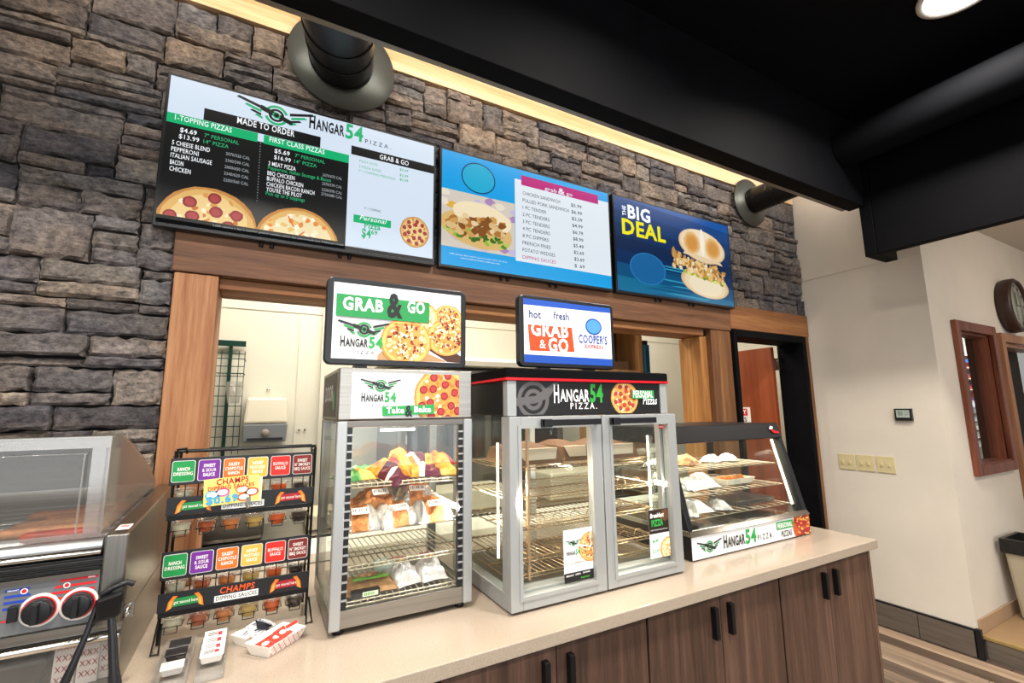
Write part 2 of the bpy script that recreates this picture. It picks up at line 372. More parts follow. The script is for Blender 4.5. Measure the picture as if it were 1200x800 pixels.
# ------------------------------------------------------------------ flat print on a surface
def text_mesh(body, bold=0.0, shear=0.0, spacing=1.0):
    spacing *= 1+min(bold, .03)*3.2; bold = min(bold*.9, .034) if len(body) <= 5 else min(bold*.5, .02)
    c = bpy.data.curves.new('t', 'FONT'); c.body = body; c.size = 1; c.offset = bold; c.shear = shear; c.space_character = spacing
    c.resolution_u = 2; c.fill_mode = 'FRONT'
    o = bpy.data.objects.new('t', c)
    me = o.to_mesh(); vs = [(v.co.x, v.co.y) for v in me.vertices]; fs = [tuple(p.vertices) for p in me.polygons]
    o.to_mesh_clear(); bpy.data.objects.remove(o); bpy.data.curves.remove(c)
    return vs, fs
class Board:
    """a flat surface: O bottom-left corner, U right, V up; px = its corners TL, TR, BR, BL in a crop, for measured positions"""
    def __init__(s, O, U, V, W, Hh, px=None, step=.0004):
        s.O = Vector(O); s.U = Vector(U).normalized(); s.V = Vector(V).normalized(); s.N = s.U.cross(s.V)
        s.W = W; s.H = Hh; s.mb = MB(); s.clip = None; s.step = step; s.hm = None; s.L = 1
        if px: s.hm = s._hom(px, [(0, Hh), (W, Hh), (W, 0), (0, 0)])
    def _hom(s, A, B):
        rows = []; rhs = []
        for (x, y), (u, v) in zip(A, B):
            rows.append([x, y, 1, 0, 0, 0, -u*x, -u*y]); rhs.append(u)
            rows.append([0, 0, 0, x, y, 1, -v*x, -v*y]); rhs.append(v)
        n = 8; a = [r+[b] for r, b in zip(rows, rhs)]
        for i in range(n):
            p = max(range(i, n), key=lambda k: abs(a[k][i])); a[i], a[p] = a[p], a[i]
            for k in range(n):
                if k != i:
                    f = a[k][i]/a[i][i]
                    a[k] = [x-f*y for x, y in zip(a[k], a[i])]
        return [a[i][n]/a[i][i] for i in range(n)]
    def q(s, x, y):
        h = s.hm
        if h is None: return (x*s.W, (1-y)*s.H)
        w = h[6]*x+h[7]*y+1
        return ((h[0]*x+h[1]*y+h[2])/w, (h[3]*x+h[4]*y+h[5])/w)
    def P(s, u, v, l): return s.O+s.U*u+s.V*v+s.N*(l*s.step)
    def poly(s, pts, mat, l=None):
        """pts in board metres"""
        if s.clip:
            x0, y0, x1, y1 = s.clip
            for (ax, val, sg) in ((0, x0, 1), (0, x1, -1), (1, y0, 1), (1, y1, -1)):
                out = []
                for i in range(len(pts)):
                    a, b = pts[i-1], pts[i]; da, db = (a[ax]-val)*sg, (b[ax]-val)*sg
                    if (da >= 0) != (db >= 0):
                        t = da/(da-db); out.append((a[0]+(b[0]-a[0])*t, a[1]+(b[1]-a[1])*t))
                    if db >= 0: out.append(b)
                pts = out
                if len(pts) < 3: return
        l = s.L if l is None else l
        ar = sum(pts[i-1][0]*pts[i][1]-pts[i][0]*pts[i-1][1] for i in range(len(pts)))
        if ar < 0: pts = pts[::-1]
        s.mb.add([s.P(u, v, l) for u, v in pts], [tuple(range(len(pts)))], mat)
    def pq(s, pts, mat, l=None): s.poly([s.q(*p) for p in pts], mat, l)
    def rect(s, x0, y0, x1, y1, mat, l=None):
        """axis aligned rectangle, corners in crop coordinates"""
        (a, b), (c, d) = s.q(x0, y0), s.q(x1, y1); s.poly([(a, b), (c, b), (c, d), (a, d)], mat, l)
    def fill(s, mat, m=0, l=0): s.poly([(m, m), (s.W-m, m), (s.W-m, s.H-m), (m, s.H-m)], mat, l)
    def disc(s, u, v, ru, rv, mat, l=None, n=20, wob=0, rot=0, a0=0, a1=2*PI):
        pts = []
        full = abs(a1-a0-2*PI) < 1e-3
        for k in range(n if full else n+1):
            a = a0+(a1-a0)*k/n; r = 1+random.uniform(-wob, wob); x, y = ru*r*math.cos(a), rv*r*math.sin(a)
            pts.append((u+x*math.cos(rot)-y*math.sin(rot), v+x*math.sin(rot)+y*math.cos(rot)))
        if not full: pts.append((u, v))
        s.poly(pts, mat, l)
    def ring(s, u, v, r0, r1, mat, l=None, a0=0, a1=2*PI, n=18, asp=1.):
        for k in range(n):
            a, b = a0+(a1-a0)*k/n, a0+(a1-a0)*(k+1)/n
            s.poly([(u+r*math.cos(t)*asp, v+r*math.sin(t)) for r, t in ((r0, a), (r1, a), (r1, b), (r0, b))], mat, l)
    def text_uv(s, body, u, v, w, h, mat, l=None, bold=0., shear=0., spacing=1.):
        vs, fs = text_mesh(body, bold, shear, spacing)
        if not vs: return
        x0 = min(p[0] for p in vs); x1 = max(p[0] for p in vs)
        y0 = -.0; y1 = .70
        l = s.L+3 if l is None else l
        fs2 = [f for f in fs]
        s.mb.add([s.P(u+(x-x0)/(x1-x0)*w, v+(y-y0)/(y1-y0)*h, l) for x, y in vs], fs2, mat)
    def text(s, body, p0, p1, h, mat, l=None, bold=.0, shear=0., spacing=1.):
        """p0 left end of baseline, p1 right end, crop coordinates; h cap height in metres"""
        (a, b), (c, d) = s.q(*p0), s.q(*p1)
        s.text_uv(body, a, (b+d)/2, c-a, h, mat, l, bold, shear, spacing)
    def build(s, name, parent, label=None):
        return s.mb.build(name, None, parent, label=label)

def pizza(b, u, v, r, E=0., kind='pep', asp=1., l=2, cut=None, wobble=.03):
    e = E
    b.disc(u, v, r*asp, r, pm('#c98a45', .6, e), l, 30, .015)
    b.disc(u, v, r*.93*asp, r*.93, pm('#e3b567', .6, e), l+.5, 30, .02)
    base = {'pep': '#f0cf8c' if E else '#dc9448', 'white': '#f2dfae', 'meat': '#d8984e'}[kind]
    b.disc(u, v, r*.82*asp, r*.82, pm(base, .6, e), l+1, 26, .04)
    rnd = random.Random(int(u*1000)+int(v*777))
    for k in range(90):
        a = rnd.uniform(0, 2*PI); q = math.sqrt(rnd.random())*r*.84
        c = rnd.choice(['#f8ebc4', '#dd9a4e', '#f5dc9c', '#c9762f'] if kind != 'white' else ['#fdf3d8', '#e9c06e', '#e58a35', '#fbeec6'])
        b.disc(u+q*math.cos(a)*asp, v+q*math.sin(a), r*.07*asp, r*rnd.uniform(.03, .08), pm(c, .6, e), l+1.5+k*.01, 6, .3, rnd.uniform(0, 3))
    if kind == 'pep':
        pts = [(0, 0)]+[(.43*math.cos(a), .43*math.sin(a)) for a in [i*PI/3+.3 for i in range(6)]]+[(.72*math.cos(a), .72*math.sin(a)) for a in [i*PI/4.5 for i in range(9)]]
        for i, (x, y) in enumerate(pts):
            x += rnd.uniform(-.05, .05); y += rnd.uniform(-.05, .05)
            b.disc(u+x*r*asp, v+y*r, r*.135*asp, r*.135, pm('#8e1f26', .5, e), l+2.5+i*.02, 12, .05)
            b.disc(u+x*r*asp, v+y*r, r*.095*asp, r*.095, pm('#b03a3c', .5, e), l+3+i*.02, 10, .08)
    elif kind == 'meat':
        for k in range(64):
            a = rnd.uniform(0, 2*PI); q = math.sqrt(rnd.random())*r*.74
            b.disc(u+q*math.cos(a)*asp, v+q*math.sin(a), r*.075*asp, r*rnd.uniform(.04, .07), pm(rnd.choice(['#7d2418', '#5a2a1c', '#9c3322', '#f6e3b4', '#efd49a']), .5, e), l+2.5+k*.02, 8, .25, rnd.uniform(0, 3))
    else:
        for k in range(16):
            a = rnd.uniform(0, 2*PI); q = math.sqrt(rnd.random())*r*.65
            b.disc(u+q*math.cos(a)*asp, v+q*math.sin(a), r*.17*asp, r*.025, pm('#e2671f', .5, e), l+2.5+k*.02, 8, .2, rnd.uniform(0, 3))

def wings(b, u, v, w, dark, green, ring, l=2, angle=0):
    """winged propeller emblem: three speed stripes each side of a ringed hub"""
    def rp(pts, mat, ll): b.poly([(u+x*w*math.cos(angle)-y*w*math.sin(angle), v+x*w*math.sin(angle)+y*w*math.cos(angle)) for x, y in pts], mat, ll)
    for sgn in (-1, 1):
        for (x0, x1, y, t, c) in ((.17, .50, .055, .03, dark), (.19, .40, .0, .026, green), (.19, .33, -.05, .024, dark), (.17, .27, -.095, .022, green)):
            k = .22
            rp([(sgn*x0, y-t/2), (sgn*x1, y+(x1-x0)*k+t*.2), (sgn*(x1-.03), y+(x1-x0)*k+t*1.2), (sgn*x0, y+t)], c, l)
    b.ring(u, v, w*.115, w*.15, ring, l+.5, .3, PI-.3); b.ring(u, v, w*.115, w*.15, ring, l+.5, PI+.3, 2*PI-.3)
    b.ring(u, v, w*.065, w*.10, dark, l+1)
    rp([(-.22, .085), (-.19, .105), (.2, -.03), (.22, -.085), (.17, -.09), (-.2, .03)], dark, l+1.5)
    b.disc(u, v, w*.05, w*.05, ring, l+2, 12); b.disc(u, v, w*.035, w*.035, dark, l+2.5, 12)
def hangar(b, u, v, w, h, dark, green, l=4, pizza_word=True, pw=None):
    """HANGAR54 wordmark, u,v = left end of baseline"""
    b.text_uv('H', u, v, w*.105, h, dark, l, .035); b.text_uv('ANGAR', u+w*.12, v, w*.52, h*.8, dark, l, .032)
    b.text_uv('54', u+w*.66, v-h*.05, w*.34, h*1.12, green, l, .035)
    if pizza_word: b.text_uv('PIZZA', u+w*.3, v-h*.72, w*.5, h*.36, dark, l, .0, 0, 1.5)

# ================================================================== SETTING
# floor: underlay and planks running away from the camera
struct(box(-4, 9, -5, 6, -.03, -.006).build('floor', m_floorb))
floor = bpy.data.objects['floor']
def planks():
    rnd = random.Random(3); n = 0
    x = 2.62; meshes = {}
    while x < 5.6:
        w = .118; y = -0.3+rnd.uniform(-.5, 0)
        while y < 2.12:
            ln = rnd.choice([.45, .6, .75, .9]); y1 = min(y+ln, 2.12)
            key = (round(y1-y, 3),)
            if y1-y > .03:
                mb = MB(); g = .0015; mb.box(0+g, w-g, g, y1-y-g, -.006, 0)
                o = mb.build('plank', rnd.choice([m_plank, m_plank, m_plankd, m_plankl, m_plank]), floor, org=(0, 0, 0)); o.location = (x, y, 0); n += 1
            y = y1
        x += w
planks()

# stone wall
wb = struct(MB().box(-4, -.18, 2.17, 2.34, 0, 3.9).box(-.18, 2.70, 2.17, 2.34, 2.076, 3.9).box(2.70, 2.948, 2.17, 2.34, 0, 3.9).box(2.948, 3.85, 2.17, 2.34, 2.09, 3.9).box(3.85, 3.95, 2.17, 2.34, 0, 3.9).box(-.18, 2.70, 2.17, 2.34, 0, .87).build('wall_back', m_mortar))
STONES = []
def stone(x0, x1, z0, z1, rnd):
    """a split-face ledge stone: chamfered rim and an uneven stepped face"""
    g = .0028; x0 += g; x1 -= g; z0 += g; z1 -= g
    w, h = x1-x0, z1-z0
    if w < .012 or h < .01: return
    dep = rnd.uniform(.0, .028); yb = 2.172; yf = 2.142-dep
    nx = max(3, min(9, int(w/.03)+2)); nz = 3 if h < .05 else 4
    vs = []
    tx, tz = rnd.uniform(-.012, .012), rnd.uniform(-.010, .008)
    for j in range(nz+1):
        for i in range(nx+1):
            u, v = i/nx, j/nz
            e = min(u, 1-u)*w; f = min(v, 1-v)*h
            edge = (0 if (i in (0, nx) or j in (0, nz)) else 1)
            x = x0+w*u; z = z0+h*v
            if 0 < i < nx: z += (rnd.uniform(-1, 1)*min(.0065, h*.10)) if j in (0, nz) else rnd.uniform(-.004, .004)
            if 0 < j < nz: x += rnd.uniform(-.0045, .0045)
            if i == 1: x = x0+min(.012, w*.2)
            if i == nx-1: x = x1-min(.012, w*.2)
            if j == 1 and 0 < i < nx: z = z0+min(.010, h*.2)+rnd.uniform(0, .002)
            if j == nz-1 and 0 < i < nx: z = z1-min(.010, h*.2)-rnd.uniform(0, .002)
            y = yf + (0.011 if not edge else 0)+tx*(u-.5)+tz*(v-.5)+rnd.uniform(-.005, .005)*(1 if edge else .5)
            vs.append((x, min(y, 2.155), z))
    fs = []
    W = nx+1
    for j in range(nz):
        for i in range(nx):
            fs.append((j*W+i, j*W+i+1, (j+1)*W+i+1, (j+1)*W+i))
    rim = [i for i in range(W)]+[j*W+nx for j in range(1, nz+1)]+[nz*W+i for i in range(nx-1, -1, -1)]+[j*W for j in range(nz-1, 0, -1)]
    n0 = len(vs)
    for k in rim: vs.append((vs[k][0], yb, vs[k][2]))
    for k in range(len(rim)):
        a, b = k, (k+1) % len(rim); fs.append((rim[b], rim[a], n0+a, n0+b))
    cx, cz = (x0+x1)/2, (z0+z1)/2
    STONES.append((w*h, cx, cz, x0, x1, z0, z1, [(a-cx, b-2.15, c-cz) for a, b, c in vs], fs))
def lay(x_lo, x_hi, z_lo, z_hi, seed):
    rnd = random.Random(seed); z = z_lo
    rows = []
    while z < z_hi-.001:
        h = rnd.uniform(.108, .150)
        if z_hi-z-h < .06: h = z_hi-z
        rows.append((z, z+h)); z += h
    for (z0, z1) in rows:
        x = x_lo-rnd.uniform(0, .12)
        while x < x_hi-.001:
            ln = rnd.choice([.13, .17, .21, .25, .29, .34])*rnd.uniform(.9, 1.1)
            xe = x+ln
            if x_hi-xe < .07: xe = x_hi
            a = x
            m = rnd.random(); h = z1-z0
            if m < .22: stone(a, xe, z0, z1, rnd)
            elif m < .88:
                s = rnd.choice([.3, .36, .42, .6, .66, .7]); zs = z0+h*s
                lo = [(a, xe)]; hi = [(a, xe)]
                if rnd.random() < .42 and xe-a > .14:
                    t = a+(xe-a)*rnd.uniform(.3, .7)
                    if rnd.random() < .5: lo = [(a, t), (t, xe)]
                    else: hi = [(a, t), (t, xe)]
                for p in lo: stone(*p, z0, zs, rnd)
                for p in hi: stone(*p, zs, z1, rnd)
            else:
                s1 = rnd.uniform(.28, .38); s2 = rnd.uniform(.62, .72)
                stone(a, xe, z0, z0+h*s1, rnd); stone(a, xe, z0+h*s1, z0+h*s2, rnd); stone(a, xe, z0+h*s2, z1, rnd)
            x = xe
lay(-1.15, -.326, .9, 2.255, 11)
lay(-1.15, 3.945, 2.255, 3.242, 23)
def hidden(s):
    return s[3] > -.36 and s[4] < 2.9 and s[5] > 2.25 and s[6] < 2.86
vis = sorted([s for s in STONES if not hidden(s)], key=lambda s: -s[0]/(s[1]**2+5))
rest = vis[300:]+[s for s in STONES if hidden(s)]
for s in vis[:300]:
    me = bpy.data.meshes.new('stone'); me.from_pydata(s[7], [], s[8]); me.materials.append(m_stone)
    o = bpy.data.objects.new('stone', me); COL.objects.link(o); o.parent = wb; o.location = (s[1], 2.15, s[2])
mb = MB()
for s in rest: mb.add([(a+s[1], b+2.15, c+s[2]) for a, b, c in s[7]], s[8])
mb.build('small_stones', m_stone, wb, stuff=True)
NVIS = len(vis)

# timber around the openings
def trim(name, x0, x1, y0, y1, z0, z1, mat, bev=.004):
    return struct(box(x0, x1, y0, y1, z0, z1).build(name, mat, bev=bev))
trim('trim_1', -.322, -.176, 2.118, 2.345, .916, 2.072, m_wood_l)
trim('trim_2', -.33, 2.948, 2.112, 2.35, 2.075, 2.25, m_wood_b)
trim('trim_3', -.176, 2.70, 2.15, 2.33, 2.028, 2.073, m_wood_b2)
trim('trim_4', 2.952, 3.93, 2.112, 2.17, 2.092, 2.268, m_wood_b2)
trim('trim_5', 2.738, 2.945, 2.12, 2.345, .0, 2.073, m_wood_r2)
trim('trim_6', 2.668, 2.735, 2.16, 2.345, .955, 2.026, m_wood_r)
trim('trim_7', 3.852, 3.93, 2.118, 2.17, .0, 2.088, m_wood_r2)
trim('trim_8', -1.15, 3.93, 2.125, 2.17, 3.247, 3.6, m_wood_w, .002)

# black door frame and the cherry door that stands open
trim('door_frame_1', 2.949, 2.985, 2.095, 2.30, .0, 2.088, m_black, .003)
trim('door_frame_2', 2.987, 3.848, 2.095, 2.30, 2.035, 2.088, m_black, .003)
trim('door_frame_3', 3.80, 3.848, 2.095, 2.30, .0, 2.033, m_black, .003)
d1 = struct(box(3.72, 3.76, 2.315, 3.22, .01, 2.025).build('door_1', m_doorred, bev=.002))
for z in (1.83, .98):
    box(3.745, 3.799, 2.27, 2.312, z, z+.10).build('hinge', m_steelp, d1)
b = Board((3.7185, 2.70, 1.385), (0, -1, 0), (0, 0, 1), .155, .145)
b.fill(pm('#e9e6e0')); b.rect(.05, .08, .82, .50, pm('#d01f26'), 1)
b.text_uv('RY', .062, .088, .055, .036, pm('#ffffff'), 2, .02); b.text_uv('ES', .062, .022, .055, .036, pm('#1b1b1b'), 2, .02)
b.build('door_sign', d1, 'white notice with a red panel')

# right wall and the side wall
wr = struct(MB().box(3.95, 4.1, 1.33, 2.34, .167, 3.9).build('wall_right', m_wallt))
wfr = struct(MB().box(4.1, 4.29, 1.3301, 1.405, .13, 2.93).box(4.95, 5.16, 1.331, 1.405, .13, 2.93).box(6.1, 9, 1.331, 1.405, .13, 2.93)
       .box(4.29, 4.95, 1.331, 1.405, 2.09, 2.93).box(4.29, 4.95, 1.331, 1.405, .13, 1.09).box(5.16, 6.1, 1.331, 1.405, 2.05, 2.93).build('wall_far_right', m_wallt))
struct(box(4.1, 9, -4, 2.35, 2.931, 3.0).build('ceiling_side_room', m_ceilw))
struct(box(-2, 3.95, 1.50, 2.3, 3.75, 3.85).build('ceiling_over_wall', m_ceilw))
struct(box(3.944, 3.9499, 1.33, 2.105, 2.572, 2.576).build('trim_9', m_wall))
bb = struct(MB().box(3.942, 3.95, 1.322, 2.165, .0, .158).build('baseboard_right', m_black))
y = 1.34
for y1 in (1.62, 2.165):
    box(3.930, 3.943, y+.002, y1-.002, .004, .155).build('tile', m_base, bb, bev=.001); y = y1
struct(MB().box(3.928, 3.953, 1.306, 1.332, 0, .172).box(3.932, 3.95, 1.33, 2.165, .158, .167).build('trim_10', m_blackpl))
# step platform
st = struct(MB().box(3.985, 9, -2, 1.33, 0, .118).build('floor_step', m_base))
box(3.985, 9, -2, 1.33, .118, .130).build('tile_top', m_step, st)
box(3.968, 3.99, -2, 1.33, .112, .133).build('nosing', m_nose, st, bev=.003)
box(3.968, 3.984, -2, 1.30, .0, .11).build('riser_tile', m_base, st)
struct(MB().box(3.975, 5.1, 1.318, 1.33, .131, .215).build('baseboard_far_right', m_tan, bev=.002))

# window_1 in the side wall, deep cherry reveal
w1 = struct(MB().box(4.258, 4.328, 1.30, 1.332, 1.05, 2.125).box(4.928, 4.998, 1.30, 1.332, 1.05, 2.125)
            .box(4.328, 4.928, 1.30, 1.332, 2.055, 2.125).box(4.328, 4.928, 1.30, 1.332, 1.05, 1.12).build('window_1', m_casered, bev=.004))
MB().box(4.30, 4.345, 1.335, 1.42, 1.10, 2.08).box(4.91, 4.95, 1.335, 1.42, 1.10, 2.08).box(4.345, 4.91, 1.335, 1.42, 2.04, 2.08).box(4.33, 4.93, 1.31, 1.42, 1.092, 1.13).build('window_reveal', m_casered, w1)
box(4.345, 4.91, 1.40, 1.406, 1.13, 2.04).build('pane', m_glassw, w1)
# second doorway at the frame edge
d2 = struct(MB().box(5.10, 5.17, 1.30, 1.332, .13, 2.09).box(5.17, 6.1, 1.30, 1.332, 2.02, 2.09).build('door_2', m_casebr, bev=.004))
MB().box(5.17, 5.20, 1.332, 1.45, .13, 2.02).box(5.2, 6.1, 1.332, 1.45, 1.99, 2.02).build('jamb', m_casebr, d2)
box(5.205, 5.24, 1.36, 1.42, 1.70, 1.80).build('hinge', m_steeld, d2)
struct(box(5.17, 6.2, 1.50, 1.54, .13, 2.3).build('passage_shade_panel', M('dark_passage', '#231c17', .8)))  # dark-coloured sheet standing in for the shade inside the doorway

# shop beyond window_1: shelving of bags and cups
sh = thing('shop_shelving', 'lit display shelving with snack bags and tubs seen through the cherry window', 'shelving', (7.8, 2.5, 0))
box(7.0, 8.8, 2.56, 2.60, .0, 2.7).build('back_panel', m_white, sh)
ZT = (1.02, 1.125, 1.23, 1.335, 1.44); ZB = (1.58, 1.72, 1.86, 2.00)
for z in (.8,)+ZT+ZB+(2.16,): box(7.0, 8.8, 2.36, 2.559, z-.010, z).build('shelf', m_white, sh)
box(7.0, 8.8, 2.355, 2.3599, 1.50, 1.565).build('price_rail', pm('#eaf6fb'), sh)
box(7.0, 8.8, 2.355, 2.3599, 2.06, 2.10).build('price_rail', pm('#2b6fb8'), sh, label='blue price rail')
rnd = random.Random(5); ON = ('lowest', 'second lowest', 'middle', 'second highest', 'highest')
for i, z in enumerate(ZT):
    x = 7.15
    while x < 8.4:
        o = MB().lathe([(.0, z+.0005), (.045, z+.0005), (.052, z+.07), (.0, z+.078)], (x, 2.44, 0), 12).build('tub', pm(rnd.choice(['#eef3f4', '#bfe0da', '#dfe6ee', '#e6e9ea'])), org=(x, 2.44, z))
        tag(o, 'pale lidded tub behind the cherry window, on the %s tub shelf' % ON[i], 'tub', 'tubs on the shop shelving'); x += .125
for i, z in enumerate(ZB):
    x = 7.12
    while x < 8.4:
        o = MB().hexa([(x, 2.38, z+.0005), (x+.1, 2.38, z+.0005), (x+.1, 2.50, z+.0005), (x, 2.50, z+.0005), (x+.01, 2.43, z+.12), (x+.09, 2.43, z+.12), (x+.09, 2.45, z+.12), (x+.01, 2.45, z+.12)]).build('snack_bag', pm(rnd.choice(['#7c2a3a', '#b3612c', '#46315e', '#9a3b2b', '#c79a4a'])), org=(x, 2.44, z))
        tag(o, 'coloured snack bag behind the cherry window, on the %s bag shelf' % ON[i], 'snack bag', 'snack bags on the shop shelving'); x += .115

# clock
ck = thing('wall_clock', 'round wall clock with a dark brown rim above the doorway casing', 'clock', (5.40, 1.30, 2.33))
MB().lathe([(.215, 1.33), (.225, 1.30), (.222, 1.25), (.205, 1.235), (.195, 1.25), (.195, 1.26)], (5.40, 0, 2.33), 40, axis='y').build('rim', M('dark_brown_rim', '#3a2620', .4), ck, fix=True)
MB().lathe([(.0, 1.262), (.197, 1.262)], (5.40, 0, 2.33), 40, axis='y').build('dial', M('clock_dial', '#b9b6aa', .5), ck)
MB().lathe([(.0, 1.250), (.19, 1.250), (.19, 1.252), (0, 1.252)], (5.40, 0, 2.33), 40, axis='y').build('glass', m_glassw, ck)
mb = MB()
for k in range(12):
    a = k*PI/6; x, z = 5.40+.165*math.sin(a), 2.33+.165*math.cos(a); mb.box(x-.006, x+.006, 1.259, 1.261, z-.012, z+.012)
mb.build('hour_marks', m_blackpl, ck, stuff=True)
MB().box(5.395, 5.405, 1.255, 1.258, 2.33, 2.44).build('hand', m_blackpl, ck); MB().box(5.40, 5.49, 1.256, 1.259, 2.325, 2.335).build('hand', m_blackpl, ck)

# thermostat, switches
t = thing('thermostat', 'dark touch-screen thermostat on the white wall above the switches', 'thermostat', (3.95, 1.545, 1.42))
box(3.925, 3.95, 1.497, 1.597, 1.425, 1.508).build('body', m_blackpl, t, bev=.004)
b = Board((3.9245, 1.590, 1.433), (0, -1, 0), (0, 0, 1), .086, .068)
b.fill(pm('#14181a', .2)); b.rect(.06, .05, .94, .80, pm('#a9b4ac', .3), 1)
b.rect(.15, .15, .5, .6, pm('#7d8a84', .3), 2); b.rect(.6, .2, .85, .3, pm('#7d8a84', .3), 2); b.rect(.6, .45, .85, .55, pm('#7d8a84', .3), 2)
b.build('screen', t)
for i, y in enumerate((1.945, 1.822, 1.695)):
    lb = ['ivory double switch plate on the white wall, nearest the black door', 'ivory double switch plate between two others on the white wall', 'ivory double switch plate on the white wall, nearest under the thermostat'][i]
    s = thing('switch_plate', lb, 'light switch', (3.95, y, 1.06), 'ivory switch plates')
    box(3.943, 3.95, y-.056, y+.056, 1.055, 1.170).build('plate', m_ivory, s, bev=.002)
    for dy in (-.023, .023):
        box(3.930, 3.944, y+dy-.005, y+dy+.005, 1.10, 1.125).build('toggle', m_ivory, s, bev=.001)

# kitchen behind the opening
struct(MB().box(-1.6, 4.6, 3.9, 4.0, 0, 3.0).build('wall_kitchen_back', m_kwall))
struct(box(-1.7, -1.6, 2.34, 4.0, 0, 3.0).build('wall_kitchen_left', m_kwall))
struct(box(4.6, 4.7, 2.34, 4.0, 0, 3.0).build('wall_kitchen_right', m_kwall))
struct(box(-1.7, 4.7, 2.35, 4.0, 3.0, 3.06).build('ceiling_kitchen', m_ceilw))
struct(box(.40, .44, 3.86, 3.9, 0, 3.0).build('trim_11', m_kwall))
struct(box(-1.6, 4.6, 3.892, 3.9, 2.30, 2.33).build('trim_12', m_kwall))
struct(box(.235, .245, 3.892, 3.9, 0, 2.3).build('trim_13', m_kwall))

# black canopy with the long valances over the customers
struct(box(-4, 3.40, -3.5, 1.37, 3.38, 3.42).build('ceiling', m_blackceil))
be = struct(MB().box(-4, 3.345, 1.372, 1.462, 2.80, 3.60).build('ceiling_beam_1', m_black, bev=.004))
be2 = struct(MB().box(3.347, 3.405, -3.5, 1.335, 2.472, 3.6).build('ceiling_beam_2', m_black, bev=.004))
box(3.347, 3.612, 1.337, 1.405, 2.472, 3.6).build('end_panel', m_black, be2, bev=.003)
tr = tag(box(-2, 3.34, 1.464, 1.50, 2.815, 2.84).build('light_track', M('track_grey', '#8d8880', .4, .5)), 'grey metal light track along the back edge of the black beam', 'light track')
# black round duct along the side valance
cd = tag(MB().tube([(3.14, -3.4, 3.13), (3.14, 1.368, 3.13)], .115, 28).build('ceiling_duct', m_blackceil), 'long black round duct below the black ceiling, beside the end valance', 'duct')

# recessed can lights (one in view, others over the counter and the shop)
def can(x, y, lab, w):
    t = thing('ceiling_light', lab, 'light', (x, y, 3.38), 'recessed can lights')
    MB().lathe([(.155, 3.379), (.155, 3.372), (.135, 3.368), (.13, 3.379)], (x, y, 0), 32).build('trim_ring', m_white, t)
    MB().lathe([(0, 3.374), (.13, 3.374)], (x, y, 0), 32).build('lens', m_lamp, t)
    l = bpy.data.lights.new('can_lamp', 'AREA'); l.shape = 'DISK'; l.size = .25; l.energy = w; l.color = (1, .93, .84); l.spread = math.radians(150)
    o = bpy.data.objects.new('can_lamp', l); COL.objects.link(o); o.location = (0, 0, -.012); o.parent = t
can(2.66, .62, 'bright round recessed light in the black ceiling, the one in the picture', 42)
for x, y, lb in ((1.25, .55, 'over the silver double-door case'), (-.15, .5, 'over the sauce rack'), (-1.6, .5, 'left of the roller grill'), (2.6, -1.2, 'behind the camera on the right'), (.6, -1.2, 'behind the camera in the middle'), (-1.4, -1.2, 'behind the camera on the left')):
    can(x, y, 'round recessed light in the black ceiling, '+lb, 42)

# spiral ducts through the stone wall
def duct(name, x, z, r, rf, direction, length, lab, seams):
    t = thing(name, lab, 'duct', (x, 2.14, z), 'ducts coming out of the stone wall')
    d = Vector(direction).normalized(); p0 = Vector((x, 2.13, z))
    # collar: thin cone-shaped flashing ring against the stone
    MB().lathe([(r*.96, 2.075), (rf, 2.096), (rf, 2.104), (r*.96, 2.104)], (x, 0, z), 48, axis='y').build('collar', m_collar, t)
    MB().tube([p0, p0+d*length], r, 40).build('pipe', m_blackmet, t)
    mb = MB()
    for k in range(seams):
        c = p0+d*(.06+k*.15)
        w = d.cross(Vector((0, 0, 1))).normalized(); q = w.cross(d)
        pts = [c+(w*math.cos(a)+q*math.sin(a))*(r+.001)+d*(.05*a/(2*PI)) for a in [i*2*PI/40 for i in range(41)]]
        mb.tube(pts, .0045, 6)
    mb.build('spiral_seam', m_blackmet, t)
m_collar = M('collar_grey', '#5d605b', .45, .6)
duct('vent_duct', .25, 3.17, .137, .24, (-.17, -1, -.26), .62, 'large black spiral duct with wide grey collar above the leftmost menu screen', 3)
duct('vent_duct', 3.29, 3.12, .095, .19, (0, -1, 0), .70, 'small black spiral duct with grey collar near the right end of the stone', 3)

# ================================================================== MENU SCREENS
E1 = 1.0
def tv(x0, lab, px):
    t = thing('menu_screen', lab, 'screen', (x0+.555, 2.10, 2.228), 'menu screens over the opening')
    mb = MB().box(x0, x0+1.10, 2.068, 2.105, 2.228, 2.860)
    mb.build('housing', m_blackpl, t, bev=.003)
    b = Board((x0, 2.0675, 2.228), (1, 0, 0), (0, 0, 1), 1.10, .632, px)
    b.clip = (.011, .014, 1.089, .621)
    for xx in (.16, .20, .47, .51):
        MB().tube([(x0+xx+.2, 2.10, 2.236), (x0+xx+.2, 2.10, 2.212)], .008, 8).build('mount_screw', m_blackpl, t)
    return t, b
W_, D_, G_, WH = pm('#d9e7f7', .3, 1.0), pm('#232425', .3, .35), pm('#12b471', .3, 1.0), pm('#f7fbff', .3, 1.1)
GT = pm('#35c07e', .3, .9); DK = pm('#15181c', .3, .2); GY = pm('#b9bfc4', .3, .8)
t, b = tv(-.397, 'leftmost menu screen, pizza price list in white, green and black', [(67, 22), (1157, 306), (1153, 802), (-13, 633)])
b.fill(W_, 0, 0)
uL, uM, uR = b.q(424, 270)[0], b.q(448, 280)[0], b.q(795, 370)[0]
gt = b.q(52, 178)[1]
b.poly([(0, .0), (uR, .0), (uR, gt-.035), (0, gt-.035)], D_, 1)
b.poly([(0, .0), (1.1, .0), (1.1, .032), (0, .032)], D_, 1)
b.poly([(0, gt), (uL, gt), (uL, gt-.040), (0, gt-.040)], G_, 2)
